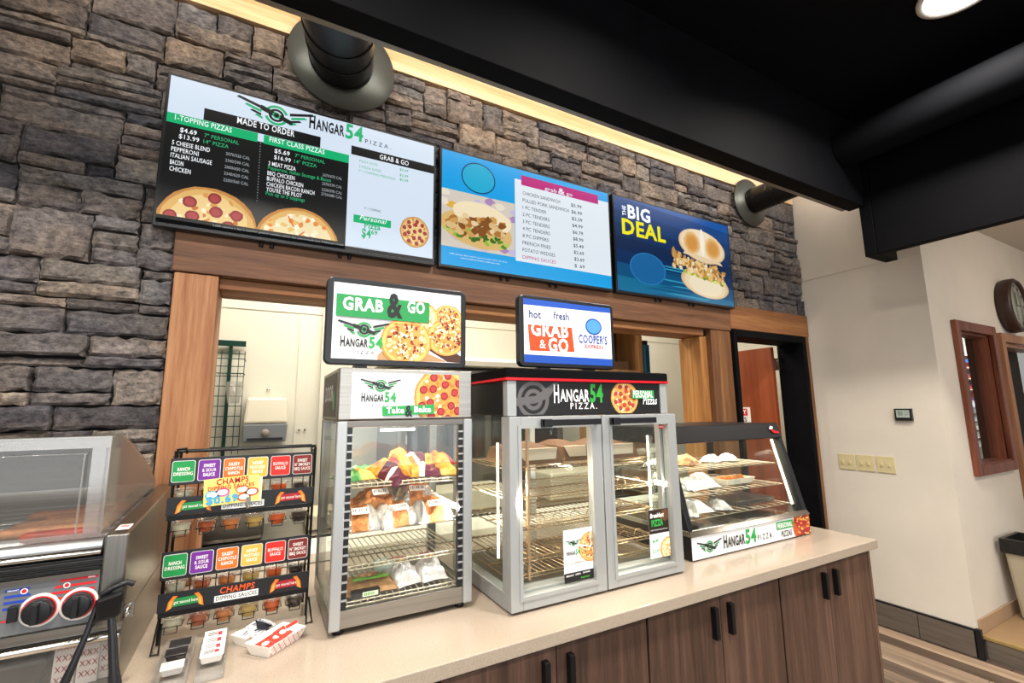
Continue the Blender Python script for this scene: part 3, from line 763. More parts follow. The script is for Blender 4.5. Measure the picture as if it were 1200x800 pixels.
b.poly([(uM, gt), (uR, gt), (uR, gt-.040), (uM, gt-.040)], G_, 2)
m0, m1 = b.q(210, 165), b.q(680, 272)
b.poly([(m0[0], m0[1]), (m1[0], m0[1]), (m1[0], gt+.001), (m0[0], gt+.001)], D_, 2)
g0, g1 = b.q(806, 310), b.q(1143, 395)
b.poly([(g0[0], g0[1]), (1.1, g0[1]), (1.1, g0[1]-.043), (g0[0], g0[1]-.043)], D_, 2)
b.text('1-TOPPING PIZZAS', (90, 213), (318, 262), .022, WH, bold=.02)
b.text('FIRST CLASS PIZZAS', (470, 298), (695, 347), .022, WH, bold=.02)
b.text('MADE TO ORDER', (340, 225), (572, 277), .028, WH, bold=.03)
b.text('GRAB & GO', (922, 364), (1042, 393), .024, WH, bold=.02)
u, v = b.q(500, 193); wings(b, u, v, .30, DK, G_, G_, 3)
u, v = b.q(632, 243); u2, v2 = b.q(853, 290); hangar(b, u, (v+v2)/2, u2-u, .062, DK, G_, 4, False)
b.text('PIZZA.', (862, 300), (968, 326), .020, DK, bold=.01, spacing=1.5)
for s_, p0, p1, m in (('$4.69', (110, 262), (177, 273), WH), ('$13.99', (104, 288), (186, 300), WH), ('7" PERSONAL', (207, 282), (346, 310), GT), ('14" PIZZA', (203, 305), (304, 326), GT),
        ('5 CHEESE BLEND', (77, 308), (228, 344), WH), ('PEPPERONI', (73, 333), (182, 360), WH), ('ITALIAN SAUSAGE', (70, 358), (235, 395), WH), ('BACON', (67, 386), (120, 400), WH), ('CHICKEN', (64, 412), (149, 432), WH),
        ('$5.69', (490, 342), (552, 354), WH), ('$16.99', (488, 368), (556, 380), WH), ('7" PERSONAL', (574, 357), (696, 388), GT), ('14" PIZZA', (570, 382), (662, 402), GT),
        ('3 MEAT PIZZA', (465, 393), (576, 414), WH), ('Pepperoni, Italian Sausage & Bacon', (463, 406), (720, 462), GT), ('BBQ CHICKEN', (460, 432), (571, 452), WH), ('BUFFALO CHICKEN', (458, 455), (606, 480), WH),
        ('CHICKEN BACON RANCH', (456, 474), (652, 514), WH), ("YOU'RE THE PILOT", (455, 496), (600, 524), WH), ('Pick up to 5 toppings', (453, 510), (612, 542), GT)):
    b.text(s_, p0, p1, .0185 if m is WH else .016, m, bold=.015)
for i, s_ in enumerate(('2070/520 CAL', '2340/590 CAL', '2600/650 CAL', '2340/620 CAL', '2200/560 CAL')):
    b.text(s_, (293-3*i, 352+26*i), (390-2*i, 372+26*i), .013, GY)
for i, s_ in enumerate(('2670/670 CAL', '2270/570 CAL', '2220/590 CAL', '2730/680 CAL')):
    b.text(s_, (686-2*i, 434+(35*i if i < 2 else 17+18*i+6)), (766, 453+(35*i if i < 2 else 17+18*i+6)), .013, GY)
for k in range(22):
    u, v = b.q(434-.8*k, 305+11*k); b.disc(u, v, .002, .002, GY, 3, 6)
b.clip = (.011, .046, uR, .621)
u, v = b.q(215, 640); pizza(b, u, v-.012, .172, 1.0, 'pep', 1., 3)
u, v = b.q(585, 700); pizza(b, u, v-.02, .165, 1.0, 'white', 1., 3)
b.clip = (.011, .03, 1.089, .621)
u, v = b.q(1068, 664); pizza(b, u, v, .077, 1.0, 'pep', .92, 3)
for s_, p0, p1, p2, p3 in (('PIZZA SLICE', (838, 378), (912, 392), (1005, 412), (1040, 418)), ('2 PIZZA SLICES', (836, 400), (928, 418), (1005, 434), (1040, 440)), ('7" 1 TOPPING PERSONAL', (834, 421), (988, 447), (1005, 452), (1040, 458))):
    b.text(s_, p0, p1, .011, GT); b.text('$2.39', p2, p3, .012, GT, bold=.02)
b.text('7" 1 TOPPING', (858, 572), (926, 582), .011, DK)
u0, v0 = b.q(814, 590); u1, v1 = b.q(970, 612); b.poly([(u0, v0), (u1, v0), (u1, v0-.036), (u0, v0-.036)], G_, 2)
b.text('Personal', (838, 612), (952, 632), .022, WH, bold=.01, shear=.3)
b.text('Pizza', (858, 646), (925, 656), .026, G_, bold=.03)
b.text('$4', (846, 682), (885, 690), .042, G_, bold=.03); b.text('69', (886, 672), (912, 676), .02, G_, bold=.03)
b.text('2,000 calories a day is used for general nutrition advice, but calorie needs vary. Additional written nutrition information available upon request.', (235, 640), (985, 752), .008, GY)
b.build('display', t)

t, b = tv(.724, 'middle menu screen, bright blue with a white price column and pink heading', [(48, 40), (678, 212), (697, 572), (42, 482)])
CY, PK, WT, DT = pm('#0aa0e6', .3, 1.0), pm('#c3147f', .3, .9), pm('#dfe8f0', .3, 1.05), pm('#3d4348', .3, .3)
b.fill(CY, 0, 0)
u, v = b.q(193, 160); b.disc(u, v, .098, .085, pm('#0b2a66', .3, .5), 2, 30); b.disc(u, v, .092, .079, pm('#19b3de', .3, .9), 2.5, 30)
pu0, pv0 = b.q(50, 190); pu1, pv1 = b.q(328, 245); pb = b.q(48, 403)[1]
b.poly([(0, pv0), (pu1, pv0), (pu1, pb), (0, pb)], pm('#dfd6c8', .3, .9), 1)
for k in range(26):   # soft background shapes of the food picture
    b.clip = (.011, pb, pu1, pv0)
    b.disc(random.uniform(0, pu1), random.uniform(pb, pv0), .03, .02, pm(random.choice(['#e9b94a', '#cfc4e6', '#f3ead6', '#b58fc0']), .3, .9), 1.2+k*.02, 9, .3)
u, v = b.q(190, 330)
b.disc(u, v-.03, .205, .095, pm('#e8c078', .3, .9), 2, 26, .02, -.12); b.disc(u+.03, v+.045, .17, .075, pm('#f4e3bd', .3, 1.0), 2.2, 26, .02, -.12)
for k in range(26): b.disc(u-.17+k*.0135, v-.05+.02*math.sin(k)-k*.0012, .02, .014, pm(random.choice(['#5f8f2c', '#9bc04a', '#3f6f22', '#c9d06a']), .3, .9), 2.6+k*.01, 8, .3)
for k in range(60): b.disc(u-.17+random.random()*.32, v-.025+random.random()*.07-.05*random.random(), .024, .018, pm(random.choice(['#d9a55c', '#b97a36', '#e8c48a', '#8b5524', '#f1d7a6']), .3, .9), 3+k*.01, 8, .3)
b.clip = (.011, .014, 1.089, .621)
c0, c1 = b.q(328, 160), b.q(688, 522)
b.poly([(c0[0], c0[1]+.0), (1.1, c0[1]), (1.1, .092), (c0[0], .092)], WT, 1)
k0, k1 = b.q(352, 148), b.q(637, 225)
b.poly([(k0[0], k0[1]), (k1[0], k0[1]), (k1[0], k0[1]-.058), (k0[0], k0[1]-.058)], PK, 2)
b.text('grab', (440, 203), (485, 214), .022, WT, bold=.01); b.text('&', (490, 216), (515, 222), .035, WT, bold=.03); b.text('go', (520, 222), (543, 228), .022, WT, bold=.01)
for i, s_ in enumerate(('CHICKEN SANDWICH', 'PULLED PORK SANDWICH', '1 PC TENDER', '2 PC TENDERS', '3 PC TENDERS', '4 PC TENDERS', '8 PC DIPPERS', 'FRENCH FRIES', 'POTATO WEDGES', 'DIPPING SAUCES')):
    x1 = [497, 530, 446, 458, 459, 460, 456, 463, 480, 483][i]
    b.text(s_, (358, 220+25.4*i), (x1, 220+25.4*i+(x1-358)*.23), .020, PK if i == 9 else DT)
for i, s_ in enumerate(('$5.99', '$6.99', '$2.59', '$4.99', '$6.79', '$8.99', '$5.49', '$2.69', '$2.69', '$ .69')):
    b.text(s_, (538+1.6*i, 264+24.4*i), (577+1.4*i, 271+24.4*i), .020, DT, bold=.01)
b.text('2,000 calories a day is used for general nutrition advice, but calorie', (82, 438), (300, 468), .008, WT); b.text('needs vary. Additional information available upon request.', (125, 455), (275, 475), .008, WT)
b.build('display', t)

t, b = tv(1.850, 'rightmost menu screen, dark blue with a big chicken sandwich picture', [(680, 218), (1118, 330), (1145, 640), (700, 573)])
b.fill(pm('#0e58ac', .3, .85), 0, 0)
for k, c in enumerate(('#0a4a92', '#0a3f7c', '#0a3467', '#0b2c58', '#0a3467', '#0e5a8c', '#1579a6')):
    b.poly([(0, .62-k*.085), (1.1, .56-k*.085), (1.1, .47-k*.085), (0, .53-k*.085)], pm(c, .3, .75), .3+k*.1)
for k in range(12):
    y_ = .02+k*.018; x_ = random.uniform(0, .5); b.poly([(x_, y_), (x_+.4, y_-.01), (x_+.45, y_), (x_+.1, y_+.007)], pm(random.choice(['#2fa3c8', '#0c5685']), .3, .8), 1.2+k*.02)
vs_, fs_ = text_mesh('THE', .03)
u, v = b.q(731, 300)
b.mb.add([b.P(u-y*.042, v+x*.034, 4) for x, y in vs_], fs_, WH)
b.text('BIG', (738, 302), (822, 328), .085, WH, bold=.05)
YE = pm('#f2ea15', .3, 1.0)
b.text('DEAL', (718, 362), (880, 396), .098, YE, bold=.05)
u, v = b.q(815, 492); b.disc(u, v, .155, .105, pm('#1c6fb0', .3, .75), 2, 30); b.ring(u, v, .099, .105, pm('#2b86c4', .3, .8), 2.4, asp=1.48)
q_ = lambda c: pm(c, .3, .95)
u, v = b.q(1032, 548)
for k, (c, sc) in enumerate((('#d9b482', 1), ('#e6c79a', .95), ('#efd8b2', .86), ('#f6e6c8', .7))): b.disc(u, v-.004*k, .24*sc, .098*sc, q_(c), 3+k*.1, 34, .01, -.10)
for k in range(20): b.disc(u-.19+k*.02, v+.066-k*.0022+.010*math.sin(k*2), .024, .014, q_(random.choice(['#a8b82a', '#c9c840', '#7f9427', '#e6e08a'])), 4+k*.01, 8, .25)
u, v = b.q(1010, 505)
for k in range(150):
    q = random.random(); b.disc(u-.25+q*.50, v+.055-q*.06+random.uniform(-.048, .055), random.uniform(.012, .026), random.uniform(.008, .018), q_(random.choice(['#dcae66', '#c58f45', '#ecc98e', '#f3dcb0', '#b07a35', '#e8b766'])), 4.3+k*.01, 8, .35, random.random()*3)
b.poly([(u-.235, v+.05), (u-.265, v+.12), (u-.245, v+.15), (u-.205, v+.08)], q_('#c58f45'), 5.9)
u, v = b.q(1018, 412)
for k, (c, sc) in enumerate((('#d9b78c', 1), ('#ecd2ac', .96), ('#f5e3c6', .88))): b.disc(u, v+.004*k, .235*sc, .118*sc, q_(c), 6+k*.1, 36, .008, -.10)
for dx in (-.105, .110):
    for k, (c, sc) in enumerate((('#efd0a0', 1), ('#e6b877', .85), ('#dca055', .68), ('#d59648', .5))): b.disc(u+dx, v+.012-(.012 if dx > 0 else 0), .088*sc, .088*sc, q_(c), 6.5+k*.1, 24, .05)
b.disc(u, v+.03, .022, .10, q_('#fbf2e0'), 7, 20)
b.poly([(u-.2, v-.075), (u+.2, v-.115), (u+.18, v-.095), (u-.18, v-.055)], q_('#e9d0a8'), 6.4)
b.build('display', t)

# ================================================================== COUNTER AND CABINETS
ct = tag(box(-1.3, 2.562, 1.172, 2.169, .876, .914).build('countertop', m_quartz, bev=.003), 'cream quartz countertop running along the stone wall', 'countertop')
tag(box(-.175, 2.66, 2.17, 2.42, .915, .952).build('ledge_board', m_kwall, bev=.002), 'cream sill board at the back of the counter under the opening', 'ledge')
def cabinet(x0, x1, lab):
    t = thing('base_cabinet', lab, 'cabinet', ((x0+x1)/2, 1.7, 0), 'walnut base cabinets under the counter')
    MB().box(x0+.001, x1-.001, 1.216, 2.10, .10, .8755).box(x0+.001, x1-.001, 1.26, 2.10, 0, .10).build('carcass', m_cabin, t)
    xm = (x0+x1)/2
    for a, c, hxx in ((x0+.004, xm-.0015, xm-.042), (xm+.0015, x1-.004, xm+.042)):
        d = box(a, c, 1.196, 1.215, .11, .862).build('door', m_cab, t, bev=.001)
        MB().box(hxx-.009, hxx+.009, 1.174, 1.1955, .735, .838).build('handle', m_blackmet, d, bev=.0015)
    return t
cabinet(1.832, 2.510, 'walnut double-door base cabinet at the right end of the counter')
cabinet(1.133, 1.831, 'walnut double-door base cabinet, second from the right end of the counter')
cabinet(.434, 1.132, 'walnut double-door base cabinet cut by the bottom edge of the picture')
cabinet(-.265, .433, 'walnut base cabinet under the left half of the counter')
tag(box(2.511, 2.53, 1.196, 2.10, 0, .8755).build('end_panel_board', m_cab, bev=.001), 'walnut end panel closing the right side of the cabinets', 'end panel')

# ================================================================== FOOD BAGS
from mathutils import noise as mnoise
NX, NY = 20, 14
def pouch_mb(L, W, T, mats, seed, rough=.12, ends=True):
    """a filled soft bag lying flat with creased film; mats = [(fraction along length, material)]"""
    rnd = random.Random(seed); nx, ny = NX, NY; mb = MB(); off = Vector((seed*3.7, seed*1.3, 0))
    top, bot = [], []
    for i in range(nx+1):
        for j in range(ny+1):
            u, v = i/nx, j/ny
            fu = max(0, 1-abs(2*u-1)**2.6); fv = max(0, 1-abs(2*v-1)**2.2)
            edge = i in (0, nx) or j in (0, ny)
            p = Vector((u*L, v*W, 0))
            c1 = abs(mnoise.noise(p*26+off))*2; c2 = mnoise.noise(p*60+off)
            hgt = T*(fu**.5)*(fv**.6)*(1.05-.55*c1*min(1, rough*6)+.35*c2*rough*3)
            x = (u-.5)*L+(mnoise.noise(p*30+off*2))*.004; y = (v-.5)*W*(1-.12*fu)+mnoise.noise(p*30+off*3)*.004
            if i in (0, nx): hgt += .004*math.sin(j*2.1+seed)
            top.append((x, y, max(0, hgt)+.003)); bot.append((x, y, .001))
    N = len(top); vs = top+bot
    for i in range(nx):
        k = [m for f, m in mats if i/nx < f][0] if any(i/nx < f for f, m in mats) else mats[-1][1]
        fs = []
        for j in range(ny):
            a, b2, c, d = i*(ny+1)+j, (i+1)*(ny+1)+j, (i+1)*(ny+1)+j+1, i*(ny+1)+j+1
            fs += [(a, b2, c), (a, c, d)] if (i+j) % 2 else [(a, b2, d), (b2, c, d)]
            fs.append((N+d, N+c, N+b2, N+a))
        fs.append((i*(ny+1), N+i*(ny+1), N+(i+1)*(ny+1), (i+1)*(ny+1)))
        a, b2 = i*(ny+1)+ny, (i+1)*(ny+1)+ny; fs.append((b2, N+b2, N+a, a))
        mb.add(vs, fs, k, False)
    return mb
def merge(mb):
    return mb
def pouch(name, lab, cat, grp, L, W, T, mats, loc, rot, seed, label_size=None, rough=.12, lcol='#efeae4'):
    t = lthing(name, lab, cat, loc, rot, grp)
    mb = pouch_mb(L, W, T, mats, seed, rough)
    # share one vertex block: drop the repeats
    n = (NX+1)*(NY+1)*2; q = MB(); q.mats = mb.mats; q.v = mb.v[:n]; q.f = [tuple(i % n for i in f) for f in mb.f]; q.mi = mb.mi; q.sm = mb.sm
    w = q.build('wrapper', None, t)
    if label_size:
        lw, lh, lx, ly = label_size
        b = Board((lx-lw/2, ly-lh/2, T*.80+.004), (1, 0, 0), (0, 1, .45), lw, lh)
        b.fill(pm(lcol, .5)); rnd = random.Random(seed); x = lw*.08
        while x < lw*.9:
            ww = rnd.uniform(.0012, .003); b.poly([(x, lh*.35), (x+ww, lh*.35), (x+ww, lh*.85), (x, lh*.85)], pm('#2a2624'), 1); x += ww+rnd.uniform(.0015, .004)
        b.mb.build('sticker', None, t)
    return t

def wire_shelf(t, x0, x1, y0, y1, z, pitch, mat, name='wire_shelf', r=.0018, front_zig=True):
    mb = MB()
    for (a, c) in (((x0, y0, z), (x1, y0, z)), ((x0, y1, z), (x1, y1, z)), ((x0, (y0+y1)/2, z-.004), (x1, (y0+y1)/2, z-.004)), ((x0, y0, z), (x0, y1, z)), ((x1, y0, z), (x1, y1, z))):
        mb.tube([a, c], r*1.5, 6)
    n = int((x1-x0)/pitch)
    for k in range(1, n):
        x = x0+(x1-x0)*k/n; pts = [(x, y1, z+.003), (x, y0, z+.003)]
        if front_zig: pts += [(x, y0-.003, z-.008)]
        mb.tube(pts, r, 5)
    if front_zig: mb.tube([(x0, y0-.003, z-.009), (x1, y0-.003, z-.009)], r*1.2, 6)
    return mb.build(name, mat, t)

# ================================================================== CASE 1 : tall steel display case
C0 = .914
x0, x1, y0, y1, zt = .200, .627, 1.44, 1.812, 1.662
t = thing('tall_display_case', 'tall stainless heated display case full of wrapped food beside the sauce rack', 'display case', ((x0+x1)/2, (y0+y1)/2, C0))
CASE1 = t
for fx in (x0+.03, x1-.03):
    for fy in (y0+.03, y1-.03):
        MB().lathe([(0, C0), (.014, C0), (.016, C0+.012), (.008, C0+.02), (0, C0+.02)], (fx, fy, 0), 14).build('foot', m_blackpl, t)
MB().box(x0, x1, y0+.004, y1, C0+.018, C0+.066).build('base_tray', m_steel, t, bev=.002)
MB().box(x0, x1, y0, y1, 1.505, zt).build('top_box', m_steel, t, bev=.004)
MB().box(x0+.02, x1-.02, y0+.002, y0+.03, 1.485, 1.504).build('upper_rail', m_steeld, t, bev=.001)
for a, c in ((x0, x0+.030), (x1-.030, x1)):
    box(a, c, y0-.004, y0+.022, C0+.018, 1.503).build('corner_post', m_alu, t, bev=.003)
    box(a, c, y1-.025, y1, C0+.067, 1.504).build('rear_post', m_steelv, t, bev=.002)
# black slotted uprights
for xx in (x0+.031, x1-.045):
    u_ = box(xx, xx+.014, y0+.004, y0+.024, C0+.067, 1.484).build('slotted_upright', m_blackpl, t)
    mb = MB()
    z = C0+.09
    while z < 1.47:
        mb.box(xx-.001, xx+.015, y0+.0005, y0+.006, z, z+.005); z += .024
    mb.build('slots', m_alu, u_)
box(x0+.045, x1-.046, y0+.010, y0+.014, C0+.067, 1.484).build('front_pane', m_glass, t)
box(x0+.004, x0+.008, y0+.024, y1-.026, C0+.067, 1.503).build('left_pane', m_glass, t)
box(x1-.008, x1-.004, y0+.024, y1-.026, C0+.067, 1.503).build('right_pane', m_glass, t)
box(x0+.031, x1-.031, y1-.012, y1-.008, C0+.067, 1.503).build('rear_pane', m_glass, t)
box(x0+.03, x1-.03, y0+.026, y1-.027, C0+.0665, C0+.069).build('floor_sheet', m_steel, t)
box(x1-.030, x1-.022, y0+.03, y0+.036, 1.02, 1.42).build('light_strip', m_ledp, t)
box(x0+.14, x0+.25, y0+.06, y0+.07, 1.468, 1.476).build('lamp_tube', m_ledp, t)
box(x0+.033, x1-.032, y0+.03, y1-.03, 1.490, 1.502).build('inner_ceiling', m_steeld, t)
S1 = [1.315, 1.188, 1.086, .990]
for z in S1: wire_shelf(t, x0+.034, x1-.034, y0+.030, y1-.03, z, .018, m_wire)
# header prints
b = Board((.237, y0-.0006, 1.511), (1, 0, 0), (0, 0, 1), .343, .137, None)
b.fill(pm('#e8ecee', .35))
b.clip = (0, 0, .343, .137)
pizza(b, .287, .062, .098, 0, 'pep', 1., 1)
g_, k_ = pm('#23994a', .4), pm('#17181a', .4)
b.disc(.20, .06, .05, .09, pm('#e8ecee', .35), .5, 20)
wings(b, .085, .098, .125, k_, g_, g_, 8)
hangar(b, .028, .050, .105, .026, k_, g_, 9, True)
b.poly([(.092, .006), (.255, .010), (.257, .040), (.090, .034)], g_, 14)
b.text_uv('Take', .103, .014, .055, .018, pm('#ffffff', .4), 16, .04); b.text_uv('&', .161, .004, .024, .034, k_, 16, .04); b.text_uv('Bake', .19, .016, .055, .018, pm('#ffffff', .4), 16, .04)
b.build('front_banner', t)
b = Board((x0-.0006, y1-.03, 1.515), (0, -1, 0), (0, 0, 1), .31, .135); b.fill(pm('#3a3c3a', .45)); b.clip = (0, 0, .31, .135)
b.text_uv('DOOR', .05, .05, .19, .05, pm('#c9cbc9', .45), 2, .02); b.disc(.255, .05, .02, .03, g_, 2, 14); b.build('side_banner', t)

def case_pouch(i, x, y, z, L, W, T, rz, mats, lab, grp, cat, lbl=None, tilt=0, rx=0, rough=.14):
    return pouch(cat.replace(' ', '_'), lab, cat, grp, L, W, T, mats, (x, y, z+.0062), (rx, tilt, rz), i, lbl, rough)
# shelf 1: yellow and maroon wrapped sandwiches, green bag at the left
YM = [(.42, m_bagy), (.6, m_bagw), (1.01, m_bagm)]; YM2 = [(.3, m_bagr), (.8, m_bagy), (1.01, m_bagr)]; YM3 = [(.25, m_bagm), (.34, m_bagw), (.6, m_bagm), (1.01, m_bagy)]
zs = S1[0]
case_pouch(1, .272, 1.55, zs, .10, .12, .032, .3, [(.5, m_bagg), (1.01, m_bagy)], 'green and yellow bag at the left end of the top shelf', None, 'snack bag')
case_pouch(2, .315, 1.625, zs, .12, .10, .03, -.5, [(.3, m_bagw), (.7, m_bagg), (1.01, m_bagy)], 'green striped bag lying behind the green and yellow bag on the top shelf', None, 'snack bag')
case_pouch(3, .375, 1.53, zs, .14, .075, .05, 2.05, YM3, 'maroon wrapper with white stripe, leaning left of the centre of the top shelf', 'wrapped sandwiches on the top shelf', 'wrapped sandwich', tilt=-.35)
case_pouch(4, .415, 1.59, zs+.03, .13, .07, .05, 1.1, YM2, 'red and yellow wrapper on top of the pile on the top shelf', 'wrapped sandwiches on the top shelf', 'wrapped sandwich', tilt=-.45)
case_pouch(5, .455, 1.545, zs+.025, .13, .07, .045, .7, YM, 'yellow wrapper with maroon end at the middle of the top shelf', 'wrapped sandwiches on the top shelf', 'wrapped sandwich', tilt=-.35)
case_pouch(6, .475, 1.51, zs, .13, .07, .04, -.25, YM, 'low maroon and white wrapper at the front edge of the top shelf', 'wrapped sandwiches on the top shelf', 'wrapped sandwich')
case_pouch(7, .535, 1.575, zs+.012, .14, .10, .055, .35, [(.15, m_bagr), (.85, m_bagy), (1.01, m_bagr)], 'large orange wrapper at the right end of the top shelf', 'wrapped sandwiches on the top shelf', 'wrapped sandwich', tilt=-.2)
case_pouch(8, .54, 1.50, zs, .11, .06, .035, -.1, [(.3, m_bagm), (1.01, m_bagy)], 'small brown and orange wrapper under the large orange one on the top shelf', 'wrapped sandwiches on the top shelf', 'wrapped sandwich')
# shelf 2: copper foil sandwiches with white stickers, two deep
zs = S1[1]; pos = [(.278, 1.50, .0), (.385, 1.495, .25), (.505, 1.50, .1), (.30, 1.60, .3), (.415, 1.61, -.1), (.52, 1.60, .2), (.345, 1.56, .1), (.475, 1.565, -.15)]
nm = ['front left corner', 'front middle', 'front right', 'back left', 'back middle', 'back right', 'top of the pile at the left', 'top of the pile at the right']
for i, (x, y, r) in enumerate(pos):
    mt = [(.28, m_foil), (.7, m_krafto), (1.01, m_foil)] if i in (0, 1, 2, 7) else [(.8, m_krafto), (1.01, m_foil)]
    case_pouch(20+i, x, y, zs+(.040 if i > 5 else 0), .125, .115, .058, r, mt, 'copper foil sandwich on the second shelf, %s' % nm[i], 'copper foil sandwiches on the second shelf', 'foil sandwich', (.05, .024, .0, -.030), rx=.22)
# bottom shelf
zs = S1[3]
case_pouch(40, .32, 1.545, zs, .17, .13, .035, .0, [(.12, m_kraft), (1.01, m_kraft)], 'brown kraft bag with a green band at the left of the bottom shelf', None, 'paper bag')
kb = bpy.data.objects['paper_bag']
b = Board((-.05, -.055, .0385), (1, 0, 0), (0, 1, 0), .11, .10); b.rect(0, .72, 1, .96, pm('#5b9a2f')); b.ring(.055, .062, .036, .042, pm('#5b9a2f'), 1, PI, 2*PI, asp=1.1); b.build('green_band', kb)
tr_ = box(.265, .345, 1.472, 1.50, zs+.0045, zs+.022).build('sandwich_tray', m_blackpl); tag(tr_, 'black sandwich tray with a pale sticker at the front left of the bottom shelf', 'tray')
b = Board((.295, 1.4712, zs+.006), (1, 0, 0), (0, 0, 1), .045, .013); b.fill(pm('#d9e6c8')); b.text_uv('000', .004, .003, .03, .007, pm('#5b9a2f'), 1, .03); b.build('sticker', tr_)
for i, (x, r) in enumerate(((.43, .25), (.52, .05))):
    p_ = case_pouch(50+i, x, 1.545, zs, .085, .12, .058, r, [(1.01, m_bagw)], ['white snack bag with red print, left of two on the bottom shelf', 'white snack bag with red print, right of two on the bottom shelf'][i], 'white bags on the bottom shelf', 'snack bag')
    b = Board((-.03, -.03, .063), (1, 0, 0), (0, 1, 0), .06, .08)
    b.rect(0, .15, .9, .3, pm('#a6202c')); b.rect(.1, .4, .8, .5, pm('#b8323c')); b.disc(.03, .03, .018, .010, pm('#d9a040'), 1, 12); b.build('red_print', p_)
tag(MB().lathe([(0, zs+.006), (.03, zs+.006), (.038, zs+.04), (.035, zs+.04), (.028, zs+.01), (0, zs+.01)], (.40, 1.66, 0), 18).build('pale_cup', M('mint_plastic', '#cfe6dc', .3)), 'pale mint cup behind the bags on the bottom shelf', 'cup')

# framed sign on case 1
def top_sign(x0, x1, z0, z1, y, lab):
    t = thing('framed_sign', lab, 'sign', ((x0+x1)/2, y, z0), 'framed signs on the display cases')
    r = .022; pts = []
    for cx, cz, a in ((x1-r, z1-r, 0), (x0+r, z1-r, PI/2), (x0+r, z0+r, PI), (x1-r, z0+r, 1.5*PI)):
        for k in range(6): pts.append((cx+r*math.cos(a+k*PI/10), cz+r*math.sin(a+k*PI/10)))
    MB().prism(pts, 'y', y, y+.03).build('frame', M('navy_black_frame', '#15171d', .35), t, bev=.004)
    box(x0+.10, x0+.14, y+.01, y+.06, z0-.0235, z0+.001).build('bracket', m_blackpl, t); box(x1-.14, x1-.10, y+.01, y+.06, z0-.0235, z0+.001).build('bracket', m_blackpl, t)
    return t
t = top_sign(.172, .672, 1.686, 1.983, 1.60, 'black framed grab and go sign with pizzas, on top of the tall steel case')
b = Board((.194, 1.5996, 1.706), (1, 0, 0), (0, 0, 1), .456, .258, [(113, 72), (657, 132), (657, 420), (102, 398)])
wt = pm('#e9ebef', .4); gb = pm('#1c8a47', .4)
b.fill(wt); b.clip = (0, 0, .456, .258)
bw = pm('#5d3a26', .5)
b.pq([(375, 235), (420, 225), (520, 330), (500, 370)], pm('#2e2320', .5), .5); b.pq([(500, 345), (575, 335), (657, 390), (657, 420), (600, 415), (520, 365)], pm('#4b2c22', .5), .6); b.pq([(300, 385), (380, 320), (600, 415), (300, 410)], pm('#b08a63', .5), .55)
for (x, y_, r, kd) in ((485, 222, .058, 'white'), (603, 228, .05, 'meat'), (595, 312, .068, 'meat'), (423, 330, .085, 'meat')):
    u, v = b.q(x, y_); pizza(b, u, v, r, 0, kd, 1.12 if r < .08 else 1.08, 1+r*60)
a0, a1 = b.q(123, 122), b.q(521, 136)
b.poly([(a0[0], a0[1]), (a1[0], a0[1]-.002), (a1[0], a0[1]-.078), (a0[0], a0[1]-.076)], gb, 12)
w2 = pm('#ffffff', .4)
b.text('GRAB', (148, 193), (322, 200), .042, w2, 14, .05); b.text('&', (338, 222), (405, 226), .085, k_, 15, .05); b.text('GO', (425, 206), (500, 208), .042, w2, 14, .05)
u, v = b.q(242, 282); wings(b, u, v+.004, .175, k_, g_, g_, 8)
u, v = b.q(140, 342); u2, v2 = b.q(322, 350); hangar(b, u, (v+v2)/2-.004, u2-u, .034, k_, g_, 9, True)
b.build('poster', t)

t = top_sign(.826, 1.280, 1.688, 1.962, 1.46, 'black framed hot and fresh grab and go sign, on top of the double-door case')
b = Board((.846, 1.4596, 1.704), (1, 0, 0), (0, 0, 1), .418, .242, [(262, 72), (612, 112), (626, 349), (270, 337)])
b.fill(wt); bl = pm('#1a4aa8', .4); og = pm('#c8471d', .4); rd = pm('#c2202c', .4); nb = pm('#1c2f6e', .4)
b.poly([(0, .242), (.418, .242), (.418, .222), (0, .218)], bl, 1); b.poly([(0, 0), (.418, 0), (.418, .028), (0, .03)], bl, 1)
b.text('hot', (286, 152), (334, 156), .030, nb, 3, .02); b.text('AND', (339, 156), (381, 158), .017, pm('#d9a5b5', .4), 3); b.text('fresh', (385, 158), (448, 162), .030, nb, 3, .02)
o0, o1 = b.q(281, 180), b.q(472, 293); b.poly([(o0[0], o0[1]), (o1[0]-.01, o0[1]+.002), (o1[0], o1[1]), (o0[0]+.008, o1[1]-.004)], og, 2)
b.text('GRAB', (294, 226), (446, 232), .052, w2, 5, .07); b.text('&', (330, 278), (355, 280), .034, w2, 5, .0); b.text('GO', (366, 290), (447, 296), .052, w2, 5, .07)
u, v = b.q(547, 188); b.disc(u, v, .042, .034, bl, 2, 30); b.disc(u, v, .036, .028, pm('#4b8fd0', .4), 3, 30)
b.text("COOPER'S", (488, 254), (603, 260), .033, pm('#1a3f9c', .4), 4, .05); b.text('EXPRESS', (514, 276), (587, 280), .015, rd, 4, .03)
b.build('poster', t)

